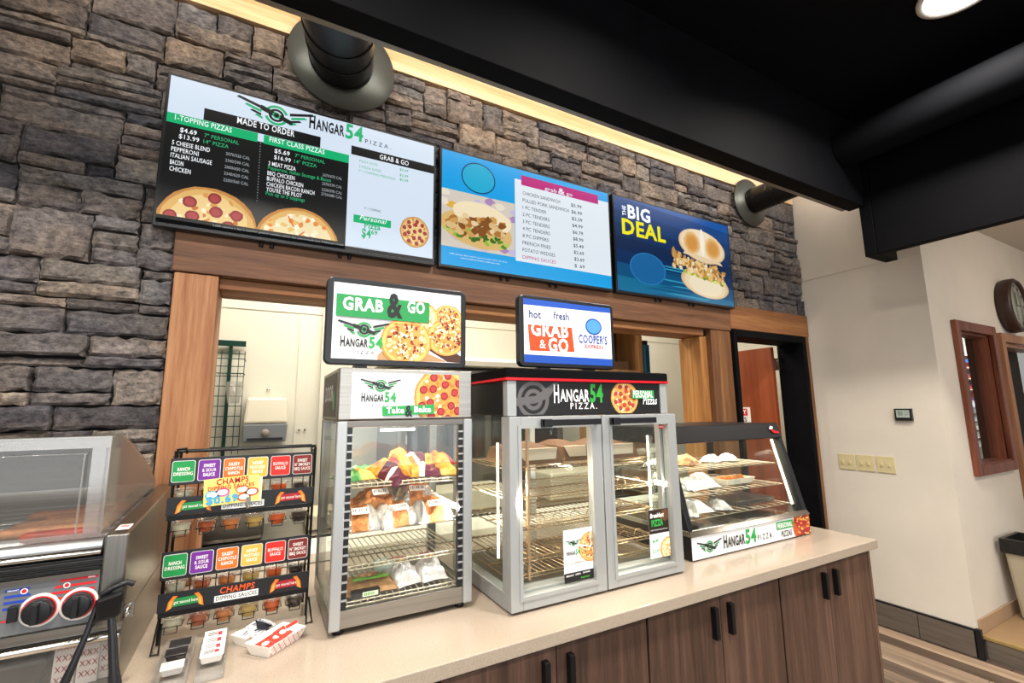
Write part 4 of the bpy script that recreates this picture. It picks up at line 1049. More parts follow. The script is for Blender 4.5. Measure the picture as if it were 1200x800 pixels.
# ================================================================== CASE 2 : silver two-door pizza warmer
x0, x1, y0, y1, zt = .702, 1.420, 1.325, 1.80, 1.668
t = thing('double_door_case', 'silver two-door heated pizza case with a black header and red stripe', 'display case', ((x0+x1)/2, (y0+y1)/2, C0))
for fx in (x0+.04, x1-.04):
    for fy in (y0+.05, y1-.05):
        MB().lathe([(0, C0), (.012, C0), (.012, C0+.008), (0, C0+.008)], (fx, fy, 0), 12).build('foot', m_blackpl, t)
MB().box(x0, x1, y0+.018, y1, C0+.006, C0+.055).build('base', m_aluw, t, bev=.002)
MB().box(x0-.006, x1+.006, y0-.004, y1, 1.632, zt).build('top_cap', m_black, t, bev=.004)
MB().box(x0-.007, x1+.007, y0-.0055, y1-.001, 1.627, 1.6355).build('red_stripe', m_red, t)
for a, c in ((x0, x0+.034), (x1-.034, x1)):
    box(a, c, y0, y0+.032, 1.51, 1.626).build('header_post', m_aluw, t, bev=.002)
    box(a, c, y0+.019, y0+.045, C0+.056, 1.508).build('corner_post', m_aluw, t, bev=.002)
    box(a, c, y1-.03, y1, C0+.056, 1.508).build('rear_post', m_aluw, t, bev=.002)
MB().box(x0+.035, x1-.035, y0+.006, y0+.05, 1.51, 1.626).box(x0+.002, x0+.01, y0+.034, y1-.032, 1.515, 1.626).box(x1-.01, x1-.002, y0+.034, y1-.032, 1.515, 1.626).build('header_panel', m_blackpl, t)
MB().box(x0+.012, x1-.012, y0+.052, y1-.005, 1.512, 1.62).build('heater_box', m_steeld, t)
b = Board((x0+.036, y0+.0054, 1.514), (1, 0, 0), (0, 0, 1), .646, .110, [(228, 408), (806, 416), (808, 529), (228, 532)])
b.fill(pm('#1b1a1c', .35)); b.clip = (0, 0, .646, .110)
gy = pm('#5c5a5c', .4)
u, v = b.q(292, 476); b.ring(u, v, .048, .062, gy, 1, 0, 2*PI, 24); b.ring(u, v, .022, .036, gy, 1, 0, 2*PI, 20); b.disc(u, v, .011, .011, gy, 1.5, 14)
b.pq([(228, 470), (300, 462), (372, 412), (390, 414), (350, 470), (300, 490), (228, 500)], gy, .8)
b.text('H', (370, 487), (390, 488), .062, w2, 3, .02); b.text('ANGAR', (394, 483), (510, 484), .042, w2, 3, .02); b.text('54', (513, 484), (566, 486), .062, pm('#2f9e3d', .4), 3, .04); b.text('PIZZA.', (434, 512), (540, 512), .022, w2, 3, .01, 0, 1.4)
u, v = b.q(657, 472); pizza(b, u, v, .062, 0, 'pep', 1.08, 2)
a0, a1 = b.q(684, 440), b.q(780, 474); b.poly([(a0[0], a0[1]), (a1[0], a0[1]), (a1[0], a1[1]), (a0[0], a1[1])], g_, 12)
b.text('PERSONAL', (690, 468), (775, 470), .026, w2, 14, .03); b.text('Pizzas', (730, 498), (792, 494), .030, w2, 14, .02, .3)
b.build('header_print', t)
box(x0+.004, x0+.009, y0+.046, y1-.032, C0+.056, 1.508).build('left_pane', m_glass, t)
box(x1-.009, x1-.004, y0+.046, y1-.032, C0+.056, 1.508).build('right_pane', m_glass, t)
MB().box(x0+.035, x1-.035, y1-.014, y1-.010, C0+.056, 1.508).build('rear_pane', m_glass, t)
MB().box(x0+.035, x1-.035, y0+.06, y1-.032, C0+.0555, C0+.058).build('floor_sheet', m_steel, t)
MB().box((x0+x1)/2-.012, (x0+x1)/2+.012, y1-.03, y1-.016, C0+.056, 1.508).build('rear_mullion', m_aluw, t)
m_hotb = M('heated_steel', '#caa987', .35, .7)
for xx in (x0+.012, x1-.03):
    box(xx, xx+.016, y1-.06, y1-.04, C0+.06, 1.50).build('shelf_upright', m_hotb, t)
for xx in (x0+.012, x1-.018): box(xx, xx+.006, y0+.10, y0+.106, 1.05, 1.42).build('light_strip', m_led, t)
box(x0+.11, x0+.118, y0+.07, y0+.08, C0+.06, 1.5).build('light_post', m_hotb, t)
S2 = [1.335, 1.237, 1.143, 1.042, .992]
for z in S2: wire_shelf(t, x0+.036, x1-.036, y0+.075, y1-.07, z, .022, m_wirer, r=.0017)
def rack_hooks():
    mb = MB()
    for z in S2[1:4]:
        for k in range(8):
            cx = x0+.10+k*.075; pts = [(cx+.022*math.cos(a), y0+.10, z+.004+.020*math.sin(a)) for a in [i*PI/8 for i in range(9)]]
            mb.tube(pts, .0016, 5)
    return mb
rack_hooks().build('box_guides', m_wirer, t)
for i, (a, c, gx0, gx1) in enumerate(((x0, 1.0735, .744, 1.027), (1.0785, 1.447, 1.121, 1.400))):
    lab = None
    d = MB()
    d.box(a, gx0, y0-.012, y0+.016, C0+.008, 1.508); d.box(gx1, c, y0-.012, y0+.016, C0+.008, 1.508)
    d.box(gx0, gx1, y0-.012, y0+.016, C0+.008, .962); d.box(gx0, gx1, y0-.012, y0+.016, 1.470, 1.508)
    dd = d.build('door', m_aluw, t, bev=.002)
    mb = MB(); g = .012
    for (p, q_, r_, s_) in ((gx0-g, gx0, .950, 1.482), (gx1, gx1+g, .950, 1.482)): mb.box(p, q_, y0-.015, y0-.0125, r_, s_)
    mb.box(gx0, gx1, y0-.015, y0-.0125, .950, .962); mb.box(gx0, gx1, y0-.015, y0-.0125, 1.470, 1.482)
    mb.build('door_moulding', m_aluw, dd)
    box(gx0+.001, gx1-.001, y0, y0+.005, .963, 1.469).build('door_glass', m_glass, dd)
    hx0 = (a+.115, c-.02) if i == 0 else (a+.03, c-.13)
    MB().box(hx0[0], hx0[1], y0-.040, y0-.028, 1.477, 1.497).box(hx0[0], hx0[0]+.03, y0-.042, y0-.0155, 1.473, 1.499).box(hx0[1]-.012, hx0[1], y0-.03, y0-.0125, 1.477, 1.497).build('handle', m_blackpl, dd, bev=.001)
    if i == 0:
        b = Board((.905, y0-.0006, .968), (1, 0, 0), (0, 0, 1), .120, .165, [(442, 308), (750, 262), (768, 645), (455, 710)])
        b.fill(pm('#eceef0', .4)); b.clip = (0, 0, .12, .165)
        b.poly([(0, 0), (.12, 0), (.12, .030), (0, .030)], k_, 1)
        u, v = b.q(730, 410); pizza(b, u, v, .048, 0, 'meat', 1.0, 2)
        b.poly([(u-.002, v+.052), (u+.003, v+.052), (u+.001, v), (u-.001, v)], pm('#eceef0', .4), 9); b.poly([(u-.052, v+.014), (u-.052, v+.009), (u, v-.002), (u, v+.002)], pm('#eceef0', .4), 9)
        u, v = b.q(550, 395); wings(b, u, v, .062, k_, g_, g_, 3); hangar(b, .010, .085, .056, .015, k_, g_, 4)
        b.text_uv('It is your', .012, .056, .028, .006, g_, 3, .02, .3); b.text_uv('ADVENTURE', .042, .056, .036, .006, k_, 3, .02); b.text_uv('MADE TO YOUR TASTE', .014, .046, .055, .004, pm('#777777'), 3, .0)
        b.text_uv('BREAKFAST', .008, .019, .03, .005, w2, 3, .03); b.text_uv('LUNCH', .045, .020, .02, .005, w2, 3, .03); b.text_uv('DINNER', .075, .021, .03, .005, w2, 3, .03); b.text_uv('Anytime!', .066, .007, .036, .006, pm('#54c83c'), 3, .03)
        b.build('pizza_sticker', dd)
    else:
        b = Board((1.288, y0-.0006, .985), (1, 0, 0), (0, 0, 1), .100, .170)
        b.fill(pm('#eceef0', .4)); b.clip = (0, 0, .10, .17)
        b.poly([(0, .085), (.10, .085), (.10, .17), (0, .17)], pm('#241a18', .4), 1)
        b.disc(.085, .145, .03, .02, pm('#5c3d2c', .4), 1.5, 14, .2)
        b.text_uv('Breakfast', .006, .142, .070, .016, w2, 3, .03, .2); b.text_uv('PIZZA', .012, .112, .058, .022, pm('#2fa84a', .4), 3, .04); b.text_uv('START YOUR DAY THE RIGHT WAY', .006, .096, .085, .004, w2, 3)
        b.text_uv('7" PERSONAL', .010, .076, .034, .003, k_, 3); b.text_uv('$4.49', .012, .054, .030, .013, g_, 3, .03); b.text_uv('14" PIZZA', .010, .040, .034, .003, k_, 3); b.text_uv('$12.99', .010, .018, .034, .013, g_, 3, .03)
        pizza(b, .092, .026, .042, 0, 'white', 1., 2)
        b.build('breakfast_sticker', dd)
        bb_ = Board((1.365, y0-.0006, 1.452), (1, 0, 0), (0, 0, 1), .032, .013); bb_.fill(m_red); bb_.text_uv('HATCO', .004, .004, .022, .006, w2, 1, .03); bb_.build('maker_badge', dd)
# pizza cartons on the top shelf
def carton(x, y, lab, w=.17):
    t = thing('pizza_carton', lab, 'carton', (x, y, S2[0]+.006), 'folded pizza cartons on the top shelf of the silver case')
    z = S2[0]+.0055; h = .052
    MB().hexa([(x-w/2, y-.12, z), (x+w/2, y-.12, z), (x+w/2, y+.12, z), (x-w/2, y+.12, z), (x-w/2+.008, y-.10, z+h), (x+w/2-.008, y-.10, z+h), (x+w/2-.008, y+.10, z+h), (x-w/2+.008, y+.10, z+h)]).build('tray', m_card, t, bev=.002)
    MB().hexa([(x-w*.32, y-.1225, z+.016), (x+w*.32, y-.1225, z+.016), (x+w*.32, y-.119, z+.016), (x-w*.32, y-.119, z+.016), (x-w*.42, y-.104, z+h+.001), (x+w*.42, y-.104, z+h+.001), (x+w*.42, y-.098, z+h+.002), (x-w*.42, y-.098, z+h+.002)]).build('front_label', pm('#b5aa97', .6), t)
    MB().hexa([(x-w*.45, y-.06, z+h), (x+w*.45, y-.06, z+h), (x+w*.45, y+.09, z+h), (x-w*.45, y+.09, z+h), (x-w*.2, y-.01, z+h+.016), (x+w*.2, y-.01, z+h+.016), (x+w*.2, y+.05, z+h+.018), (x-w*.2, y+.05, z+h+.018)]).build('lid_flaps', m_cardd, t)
carton(.875, 1.53, 'brown pizza carton with pale label, behind the left door of the silver case', .20)
carton(1.06, 1.56, 'brown pizza carton behind the centre stile of the silver case', .12)
carton(1.24, 1.53, 'brown pizza carton with pale label, behind the right door of the silver case', .20)

# ================================================================== CASE 3 : low slanted merchandiser
x0, x1, y0, y1 = 1.568, 2.400, 1.381, 1.93
t = thing('slanted_display_case', 'low black countertop case with a slanted glass front near the counter end', 'display case', ((x0+x1)/2, 1.6, C0))
MB().box(x0, x1, y0+.002, y1, C0+.003, 1.008).build('base', m_blackpl, t, bev=.003)
MB().hexa([(x0-.003, y0-.006, 1.009), (x1+.003, y0-.006, 1.009), (x1+.003, y1, 1.009), (x0-.003, y1, 1.009), (x0, y0+.01, 1.030), (x1, y0+.01, 1.030), (x1, y1-.01, 1.030), (x0, y1-.01, 1.030)]).build('deck_rim', m_steelp, t, bev=.002)
ys, ze = 1.49, 1.372   # top of the slanted glass
MB().hexa([(x0, ys-.015, ze), (x1, ys-.015, ze), (x1, y1, ze), (x0, y1, ze), (x0+.003, ys+.005, 1.447), (x1-.003, ys+.005, 1.447), (x1-.003, y1-.01, 1.447), (x0+.003, y1-.01, 1.447)]).build('top_canopy', m_blackpl, t, bev=.004)
for a, c in ((x0, x0+.026), (x1-.026, x1)):
    MB().hexa([(a, y0+.008, 1.031), (c, y0+.008, 1.031), (c, y0+.045, 1.031), (a, y0+.045, 1.031), (a, ys-.012, ze-.001), (c, ys-.012, ze-.001), (c, ys+.025, ze-.001), (a, ys+.025, ze-.001)]).build('side_strut', m_blackpl, t, bev=.002)
    MB().box(a, c, y1-.03, y1, 1.031, ze-.001).build('rear_post', m_blackpl, t)
    aa = a+.010; MB().hexa([(aa, y0+.05, 1.031), (aa+.004, y0+.05, 1.031), (aa+.004, y1-.031, 1.031), (aa, y1-.031, 1.031), (aa, ys+.03, ze-.001), (aa+.004, ys+.03, ze-.001), (aa+.004, y1-.031, ze-.001), (aa, y1-.031, ze-.001)]).build('side_pane', m_glass, t)
xm = 1.97
for k, (a, c, dy) in enumerate(((x0+.027, xm+.015, .014), (xm-.015, x1-.027, .024))):
    MB().hexa([(a, y0+dy, 1.031), (c, y0+dy, 1.031), (c, y0+dy+.004, 1.031), (a, y0+dy+.004, 1.031), (a, ys-.02+dy, ze-.001), (c, ys-.02+dy, ze-.001), (c, ys-.016+dy, ze-.001), (a, ys-.016+dy, ze-.001)]).build('sliding_pane', m_glass, t)
MB().box(x0+.027, x1-.027, y1-.012, y1-.008, 1.031, ze-.001).build('rear_pane', m_glass, t)
MB().tube([(x1-.034, y0+.055, 1.05), (x1-.034, ys+.025, ze-.01)], .006, 8).build('light_strip', m_led, t)
for z, yy in ((1.055, y0+.06), (1.145, y0+.09), (1.245, y0+.12)):
    wire_shelf(t, x0+.03, x1-.045, yy, y1-.05, z, .052, m_wire, r=.0014, front_zig=False)
b = Board((x0+.001, y0-.0004, C0+.006), (1, 0, 0), (0, 0, 1), .830, .090, [(150, 617), (708, 500), (725, 582), (172, 716)])
b.fill(pm('#dfe1e2', .35)); b.clip = (0, 0, .83, .09)
b.disc(.79, .045, .10, .08, pm('#b5532a', .5), 1, 24); b.poly([(.705, 0), (.83, 0), (.83, .09), (.705, .09)], pm('#c86f2e', .5), .8)
for k in range(14): b.disc(.72+random.random()*.11, random.random()*.09, .019, .014, pm(random.choice(['#8e1f26', '#a02a2a']), .5), 2+k*.03, 12, .1)
for k in range(24): b.disc(.72+random.random()*.11, random.random()*.09, .007, .004, pm(random.choice(['#e9a94c', '#f2cc7a']), .5), 3+k*.03, 7, .2)
u, v = b.q(245, 652); wings(b, u, v, .155, k_, g_, g_, 3)
u, v = b.q(313, 652); u2, v2 = b.q(468, 620); hangar(b, u, .022, u2-u, .050, k_, g_, 4, False)
b.text('PIZZA.', (475, 622), (548, 602), .024, k_, 4, .01, 0, 1.6)
a0, a1 = b.q(555, 548), b.q(640, 566); b.poly([(a0[0], .080), (a1[0], .080), (a1[0], .046), (a0[0], .046)], g_, 3)
b.text_uv('PERSONAL', a0[0]+.008, .052, a1[0]-a0[0]-.016, .022, w2, 5, .03); b.text_uv('PIZZAS', a0[0]+.03, .012, a1[0]-a0[0]-.045, .026, k_, 5, .01, .2)
b.build('front_banner', t)
b = Board((x1-.12, ys-.0165, 1.39), (1, 0, 0), (0, .26, 1), .10, .05); b.poly([(.02, .03), (.04, .045), (.06, .04), (.05, .028)], w2, 1)
b.poly([(.03, .028), (.05, .008), (.098, .005), (.09, .018), (.07, .014), (.066, .026), (.055, .018), (.046, .030)], m_red, 1); b.build('maker_badge', t)
# food in case 3
z = 1.145+.0055
ft = lthing('food_boat', 'paper boat of orange glazed chicken in the slanted case', 'food boat', (2.14, 1.60, z))
def boat_mb(L, W, h, fl):
    a, c = L/2, W/2; i = .004
    o = [(-a, -c, 0), (a, -c, 0), (a, c, 0), (-a, c, 0)]; tp = [(-a-fl, -c-fl, h), (a+fl, -c-fl, h), (a+fl, c+fl, h), (-a-fl, c+fl, h)]
    it = [(x*(1-.025), y*(1-.04), z_) for x, y, z_ in tp]; ib = [(x*.96, y*.94, .003) for x, y, z_ in o]
    m = MB(); vs = o+tp+it+ib
    fs = [(3, 2, 1, 0)]
    for k in range(4):
        n = (k+1) % 4
        fs += [(k, n, 4+n, 4+k), (4+k, 4+n, 8+n, 8+k), (8+k, 8+n, 12+n, 12+k)]
    fs.append((12, 13, 14, 15)); m.add(vs, fs); return m
boat_mb(.19, .09, .028, .012).build('paper_boat', pm('#e9dfcb', .6), ft)
for k in range(7):
    mb = MB(); xx = -.08+k*.026; rnd = random.Random(k)
    mb.lathe([(0, -.006), (.014, 0), (.019, .012), (.015, .026), (0, .032)], (xx, rnd.uniform(-.012, .012), .006), 12)
    mb.build('chicken_piece', m_wing, ft)
for i, (x, y, zz, L_, W_2, T_, mt, lb) in enumerate((
        (1.75, 1.55, 1.055, .20, .14, .05, m_bagw, 'white paper wrapped item at the lower left of the slanted case'),
        (1.86, 1.60, 1.145, .22, .15, .05, m_bagw, 'large white wrapped sub on the middle shelf of the slanted case'),
        (1.70, 1.60, 1.145, .16, .14, .05, m_foil, 'silver foil packet on the middle shelf, left, in the slanted case'),
        (1.70, 1.66, 1.245, .16, .12, .04, m_foil, 'silver foil packet on the top shelf, left, in the slanted case'),
        (1.88, 1.67, 1.245, .16, .12, .045, m_kraft, 'brown wrapped sandwich on the top shelf of the slanted case'),
        (2.08, 1.67, 1.245, .10, .10, .035, m_bagw, 'small white wrapped roll on the top shelf, centre, in the slanted case'),
        (2.21, 1.67, 1.245, .12, .10, .035, m_bagw, 'small white wrapped roll on the top shelf, right, in the slanted case'),
        (1.80, 1.74, 1.145, .20, .14, .07, m_foil, 'tall silver wrapped bundle at the back of the middle shelf in the slanted case'),
        (1.70, 1.52, 1.055, .15, .12, .06, m_foil, 'silver wrapped bundle at the lower left corner of the slanted case'),
        (1.98, 1.66, 1.145, .15, .14, .05, m_bagw, 'white wrapped sandwich beside the chicken boat in the slanted case'),
        (1.93, 1.53, 1.055, .13, .10, .04, m_foil, 'silver foil packet with pink print on the lower shelf of the slanted case'))):
    case_pouch(80+i, x, y, zz, L_, W_2, T_, .1*i, [(1.01, mt)], lb, 'wrapped food in the slanted case', 'wrapped food')
tag(box(2.03, 2.32, 1.50, 1.66, 1.061, 1.082).build('steel_pan', m_steeld, bev=.003), 'shallow steel pan on the lower shelf of the slanted case', 'pan')

# ================================================================== SAUCE RACK
yf = 1.60
rk = thing('sauce_rack', 'black wire dipping sauce rack with two rows of coloured labels between grill and tall case', 'rack', (-.02, 1.62, C0))
for x in (-.205, .160):
    mb = MB(); mb.tube([(x, yf+.035, .917), (x+.004, yf+.03, 1.42)], .004, 8)
    mb.tube([(x, yf+.15, .917), (x+.004, yf+.13, 1.42)], .004, 8)
    mb.tube([(x, yf+.035, .99), (x, yf+.15, .99)], .003, 6); mb.tube([(x, yf+.03, 1.20), (x, yf+.14, 1.20)], .003, 6); mb.tube([(x, yf+.03, 1.41), (x, yf+.13, 1.41)], .003, 6)
    mb.build('side_frame', m_blackwire, rk)
MB().tube([(-.205, yf+.03, 1.424), (.165, yf+.03, 1.424)], .004, 8).tube([(-.203, yf+.13, 1.42), (.163, yf+.13, 1.42)], .004, 8).build('top_rail', m_blackwire, rk)
MB().tube([(-.195, yf+.01, 1.41), (-.195, yf+.0, 1.432), (-.175, yf+.0, 1.434), (-.175, yf+.02, 1.42)], .003, 8).build('hook', m_blackwire, rk)
for x in (-.205, .160):
    MB().tube([(x, yf+.035, .99), (x-.004, yf-.03, .919), (x+.012, yf-.03, .919), (x+.006, yf+.03, .97)], .003, 6).build('foot_loop', m_blackwire, rk)
LBL = (('RANCH|DRESSING', '#0f8a43'), ('SWEET|& SOUR|SAUCE', '#6d2390'), ('SASSY|CHIPOTLE|RANCH', '#d96a1c'), ('HONEY|MUSTARD|SAUCE', '#e2ac45'), ('BUFFALO|SAUCE', '#e0261b'), ("SWEET|N' SMOKEY|BBQ SAUCE", '#7a1d1b'))
SAU = (('ranch', '#dcd6b8'), ('sweet and sour', '#b8521c'), ('chipotle ranch', '#e08438'), ('honey mustard', '#dcb860'), ('buffalo', '#f0640f'), ('barbecue', '#2a1714'))
m_cupp = glass('cup_plastic', (.96, .96, .95), gloss=.05, rough=.05, haze=.03)
m_cuplid = glass('cup_lid_plastic', (.95, .95, .95), gloss=.10, rough=.08, haze=.12)
SAUM = [M('sauce_'+n.replace(' ', '_'), c, .3) for n, c in SAU]
def cup(x, y, z, k, lab):
    t = lthing('sauce_cup', lab, 'sauce cup', (x, y, z), (0, 0, 0), 'sauce cups in the rack')
    MB().lathe([(0, .0012), (.0185, .0012), (.0225, .026), (0, .0262)], n=20).build('sauce', SAUM[k], t)
    MB().lathe([(0, 0), (.0195, 0), (.0245, .031), (.026, .031)], n=20).build('cup_shell', m_cupp, t)
    MB().lathe([(0, .0325), (.022, .0325), (.0235, .0345), (.0265, .0345), (.0268, .031), (.0262, .0305)], n=20).build('lid', m_cuplid, t)
for ti, (zl1, dy, nm_) in enumerate(((1.407, 0., 'upper'), (1.160, 0., 'lower'))):
    o = yf-dy
    # header board with six tiles
    box(-.208, .158, o-.002, o+.002, zl1-.072, zl1+.001).build('label_board', m_blackpl, rk, bev=.001)
    bd = MB()
    for k, (txt, c) in enumerate(LBL):
        x0 = -.204+k*.0605; b = Board((x0, o-.0022, zl1-.064), (1, 0, 0), (0, 0, 1), .054, .058)
        def rr(m, r, mat, l):
            pts = []
            for cx, cy, a in ((.054-m-r, .058-m-r, 0), (m+r, .058-m-r, PI/2), (m+r, m+r, PI), (.054-m-r, m+r, 1.5*PI)):
                for q in range(5): pts.append((cx+r*math.cos(a+q*PI/8), cy+r*math.sin(a+q*PI/8)))
            b.poly(pts, mat, l)
        rr(0, .006, pm('#d8d8d4'), 0); rr(.0015, .005, pm(c), 1)
        ls = txt.split('|'); hh = .0088; gap = .0125; y = .029+(len(ls)-1)*gap/2-hh/2
        for s_ in ls:
            w_ = min(.044, .0056*len(s_)); b.text_uv(s_, .027-w_/2, y, w_, hh, pm('#f2efe9'), 2, .03); y -= gap
        b.build('sauce_label', rk, '%s sauce label' % SAU[k][0])
    # banner strip
    zb = zl1-.152
    MB().box(-.208, .160, o-.004, o+.001, zb, zb+.048).build('banner', m_blackpl, rk, bev=.001)
    b = Board((-.208, o-.0045, zb), (1, 0, 0), (0, 0, 1), .368, .048)
    for x0, c, mir in ((.018, '#14813d', 0), (.262, '#a31524', 1)):
        if ti == 0 and mir == 0: pass
        b.poly([(x0+.012, .012), (x0+.078, .014), (x0+.078, .034), (x0+.012, .032)], pm(c), 1)
        b.text_uv('get sauced here', x0+.018, .019, .054, .008, pm('#f0ece4'), 2, .02)
        for s in (0, 1):
            xx = x0+(.010 if s == 0 else .078); sg = 1 if s == 0 else -1
            b.poly([(xx-sg*.008, .004), (xx-sg*.004, .026), (xx+sg*.006, .040), (xx+sg*.016, .038), (xx+sg*.008, .030), (xx+sg*.004, .010)], pm('#e87a1a'), 3)
            b.poly([(xx-sg*.004, .006), (xx-sg*.001, .024), (xx+sg*.005, .030), (xx+sg*.002, .010)], pm('#f3a94a'), 4)
    b.poly([(.128, .005), (.235, .005), (.235, .023), (.128, .021)], pm('#e4e6e4'), 1); b.text_uv('DIPPING SAUCES', .132, .009, .099, .010, pm('#1d1f24'), 2, .03)
    b.text_uv('CHAMPS', .140, .026, .085, .016, pm('#d9541a'), 2, .05, .15)
    b.build('banner_print', rk)
    # wires: verticals between board and banner, tray below
    mb = MB()
    for k in range(13):
        x = -.200+k*.030; mb.tube([(x, o+.004, zl1-.07), (x, o+.004, zb+.03)], .0014, 5)
    mb.build('front_wires', m_blackwire, rk, stuff=True)
    mb = MB()
    for k in range(13):
        x = -.200+k*.029; mb.tube([(x, o+.006, zb+.002), (x, o+.06, zb-.012), (x, o+.12, zb-.004)], .0013, 5)
    for yy, zz in ((o+.006, zb-.004), (o+.055, zb-.016), (o+.12, zb-.006)): mb.tube([(-.206, yy, zz), (.160, yy, zz)], .0022, 6)
    mb.build('tray_wires', m_blackwire, rk)
    MB().box(-.206, .158, o+.0035, o+.0055, zb-.014, zb-.002).build('lower_bar', m_blackwire, rk)
    for k in range(6):
        x = -.176+k*.0605
        MB().tube([(x-.014, o+.018, zb-.044), (x-.014, o+.012, zb-.060), (x+.014, o+.012, zb-.060), (x+.014, o+.018, zb-.044)], .0016, 6).tube([(x-.024, o+.062, zb-.045), (x-.024, o+.016, zb-.045), (x+.024, o+.016, zb-.045), (x+.024, o+.062, zb-.045)], .0014, 6).build('cup_holder', m_blackwire, rk)
        cup(x, o+.043, zb-.0585, k, 'cup of %s sauce hanging below the %s banner' % (SAU[k][0], nm_))
        cup(x, o+.045, zb+.030, k, 'cup of %s sauce showing between labels and %s banner' % (SAU[k][0], nm_))
# price card clipped over the upper banner
pc = thing('price_card', 'yellow price card with red heading clipped to the upper part of the sauce rack', 'card', (-.055, yf-.02, 1.265))
b = Board((-.123, yf-.012, 1.272), (1, 0, .05), (-.05, 0, 1), .136, .074)
box(-.055-.068, -.055+.074, yf-.0115, yf-.0105, 1.276, 1.345).build('card_back', pm('#f0e6b0'), pc)
b.fill(pm('#f3d873')); b.clip = (0, 0, .136, .074)
for (u, v, c) in ((.02, .03, '#5bb3c9'), (.045, .034, '#c8569a'), (.094, .036, '#d98a3c'), (.118, .026, '#c23a2a'), (.098, .014, '#cf4a2b')):
    b.disc(u, v, .018, .012, pm(c), 1, 16); b.disc(u, v, .013, .008, pm('#efe6d8'), 2, 16)
b.text_uv('CHAMPS', .030, .056, .08, .016, pm('#b3141c'), 4, .06); b.text_uv('DIPPING SAUCES', .010, .042, .114, .011, pm('#b3141c'), 4, .06)
b.text_uv('$0.69', .006, .006, .078, .020, pm('#1d6fb5'), 5, .08); b.text_uv('$0.69', .006, .0065, .078, .019, pm('#36a9e0'), 6, .02)
b.build('card_print', pc)
MB().box(-.020, -.008, yf-.020, yf-.0125, 1.268, 1.290).tube([(-.014, yf-.016, 1.268), (-.014, yf-.020, 1.26)], .005, 8).build('clip', m_steelp, pc)

# ================================================================== ROLLER GRILL on its bun drawer
gx0, gx1 = -1.05, -.25
bw_ = thing('bun_drawer', 'stainless bun drawer unit with a clear door, under the roller grill', 'drawer unit', (-.65, 1.7, C0))
MB().box(gx0, gx1, 1.44, 2.04, C0+.001, C0+.012).box(gx0, gx1, 1.44, 2.04, 1.045, 1.060).box(gx1-.012, gx1, 1.44, 2.04, C0+.012, 1.045).box(gx0, gx0+.012, 1.44, 2.04, C0+.012, 1.045).box(gx0+.012, gx1-.012, 2.02, 2.04, C0+.012, 1.045).build('shell', m_steel, bw_)
MB().tube([(gx0, 1.436, 1.034), (gx1-.002, 1.436, 1.034)], .010, 10).build('drawer_lip', m_steelp, bw_)
MB().box(gx0+.014, gx1-.014, 1.442, 1.447, C0+.014, 1.022).build('door', m_hood, bw_)
# tray with rounded corner behind the door
MB().hexa([(-.95, 1.46, .93), (-.40, 1.46, .93), (-.40, 1.9, .93), (-.95, 1.9, .93), (-.97, 1.455, 1.005), (-.375, 1.455, 1.005), (-.375, 1.92, 1.005), (-.97, 1.92, 1.005)]).build('dark_tray', m_blackpl, bw_, bev=.01)
for i, (x, lb) in enumerate(((-.352, 'left'), (-.312, 'middle'), (-.276, 'right'))):
    t = lthing('hot_dog_sleeve', 'white paper sleeve with a red zigzag print in the drawer, %s of three' % lb, 'paper bag', (x, 1.475+.008*i, .927), (0, .0, .0), 'paper sleeves in the drawer')
    MB().hexa([(-.019, -.006, 0), (.019, -.006, 0), (.019, .25, 0), (-.019, .25, 0), (-.018, -.003, .098), (.018, -.003, .098), (.018, .22, .105), (-.018, .22, .105)]).build('paper', pm('#e9e4e0', .6), t)
    b = Board((-.0175, -.0068, .005), (1, 0, 0), (0, .03, 1), .035, .09)
    for r in range(4):
        for q in range(3):
            u, v = .003+q*.011, .01+r*.022; b.poly([(u, v), (u+.002, v), (u+.010, v+.012), (u+.008, v+.012)], pm('#a8323c'), 1); b.poly([(u+.008, v), (u+.010, v), (u+.002, v+.012), (u, v+.012)], pm('#a8323c'), 1)
    b.build('red_print', t)
gr = thing('roller_grill', 'stainless hot dog roller grill with clear hood, at the left edge', 'roller grill', (-.65, 1.7, 1.06))
MB().box(gx0, gx1-.045, 1.43, 2.03, 1.062, 1.21).build('body', m_steeld, gr)
MB().hexa([(gx1-.044, 1.415, 1.060), (gx1, 1.415, 1.060), (gx1, 2.04, 1.060), (gx1-.044, 2.04, 1.060), (gx1-.044, 1.415, 1.258), (gx1, 1.415, 1.258), (gx1, 2.04, 1.290), (gx1-.044, 2.04, 1.290)]).build('end_cap', m_steelv, gr, bev=.004)
b = Board((gx1-.034, 1.45, 1.2602), (1, 0, 0), (0, 1, .05), .026, .05); b.fill(pm('#e8e6e2')); b.rect(.2, .2, .8, .5, pm('#cf8b86'), 1); b.build('warning_sticker', gr)
# control panel
cp = MB().box(gx0, gx1-.045, 1.418, 1.429, 1.075, 1.182).build('control_panel', M('panel_grey', '#75787b', .4, .4), gr, bev=.002)
MB().box(gx0, gx1-.045, 1.412, 1.4175, 1.176, 1.186).box(gx0, gx1-.045, 1.410, 1.4175, 1.066, 1.074).build('panel_lip', m_steelp, gr)
b = Board((gx0, 1.4175, 1.075), (1, 0, 0), (0, 0, 1), .755, .107)
rdm = pm('#d41c24'); blm = pm('#1d3fa8')
b.poly([(0, .026), (.755, .030), (.755, .033), (0, .029)], rdm, 1)
for k in range(4):
    v = .094-k*.012; a = .735-.008*k-.03*(k % 2)
    b.poly([(.685-.006*k, v), (.752-.002*k, v), (.752-.002*k, v+.005), (.688-.006*k, v+.005)], rdm, 1)
    b.poly([(.602-.0*k, v-.006), (.640+.004*(k % 2), v-.006), (.640, v-.001), (.602, v-.001)], blm, 1)
for u in (.632, .70): b.disc(u, .086, .006, .006, w2, 2, 14); b.disc(u, .086, .0042, .0042, rdm, 3, 14)
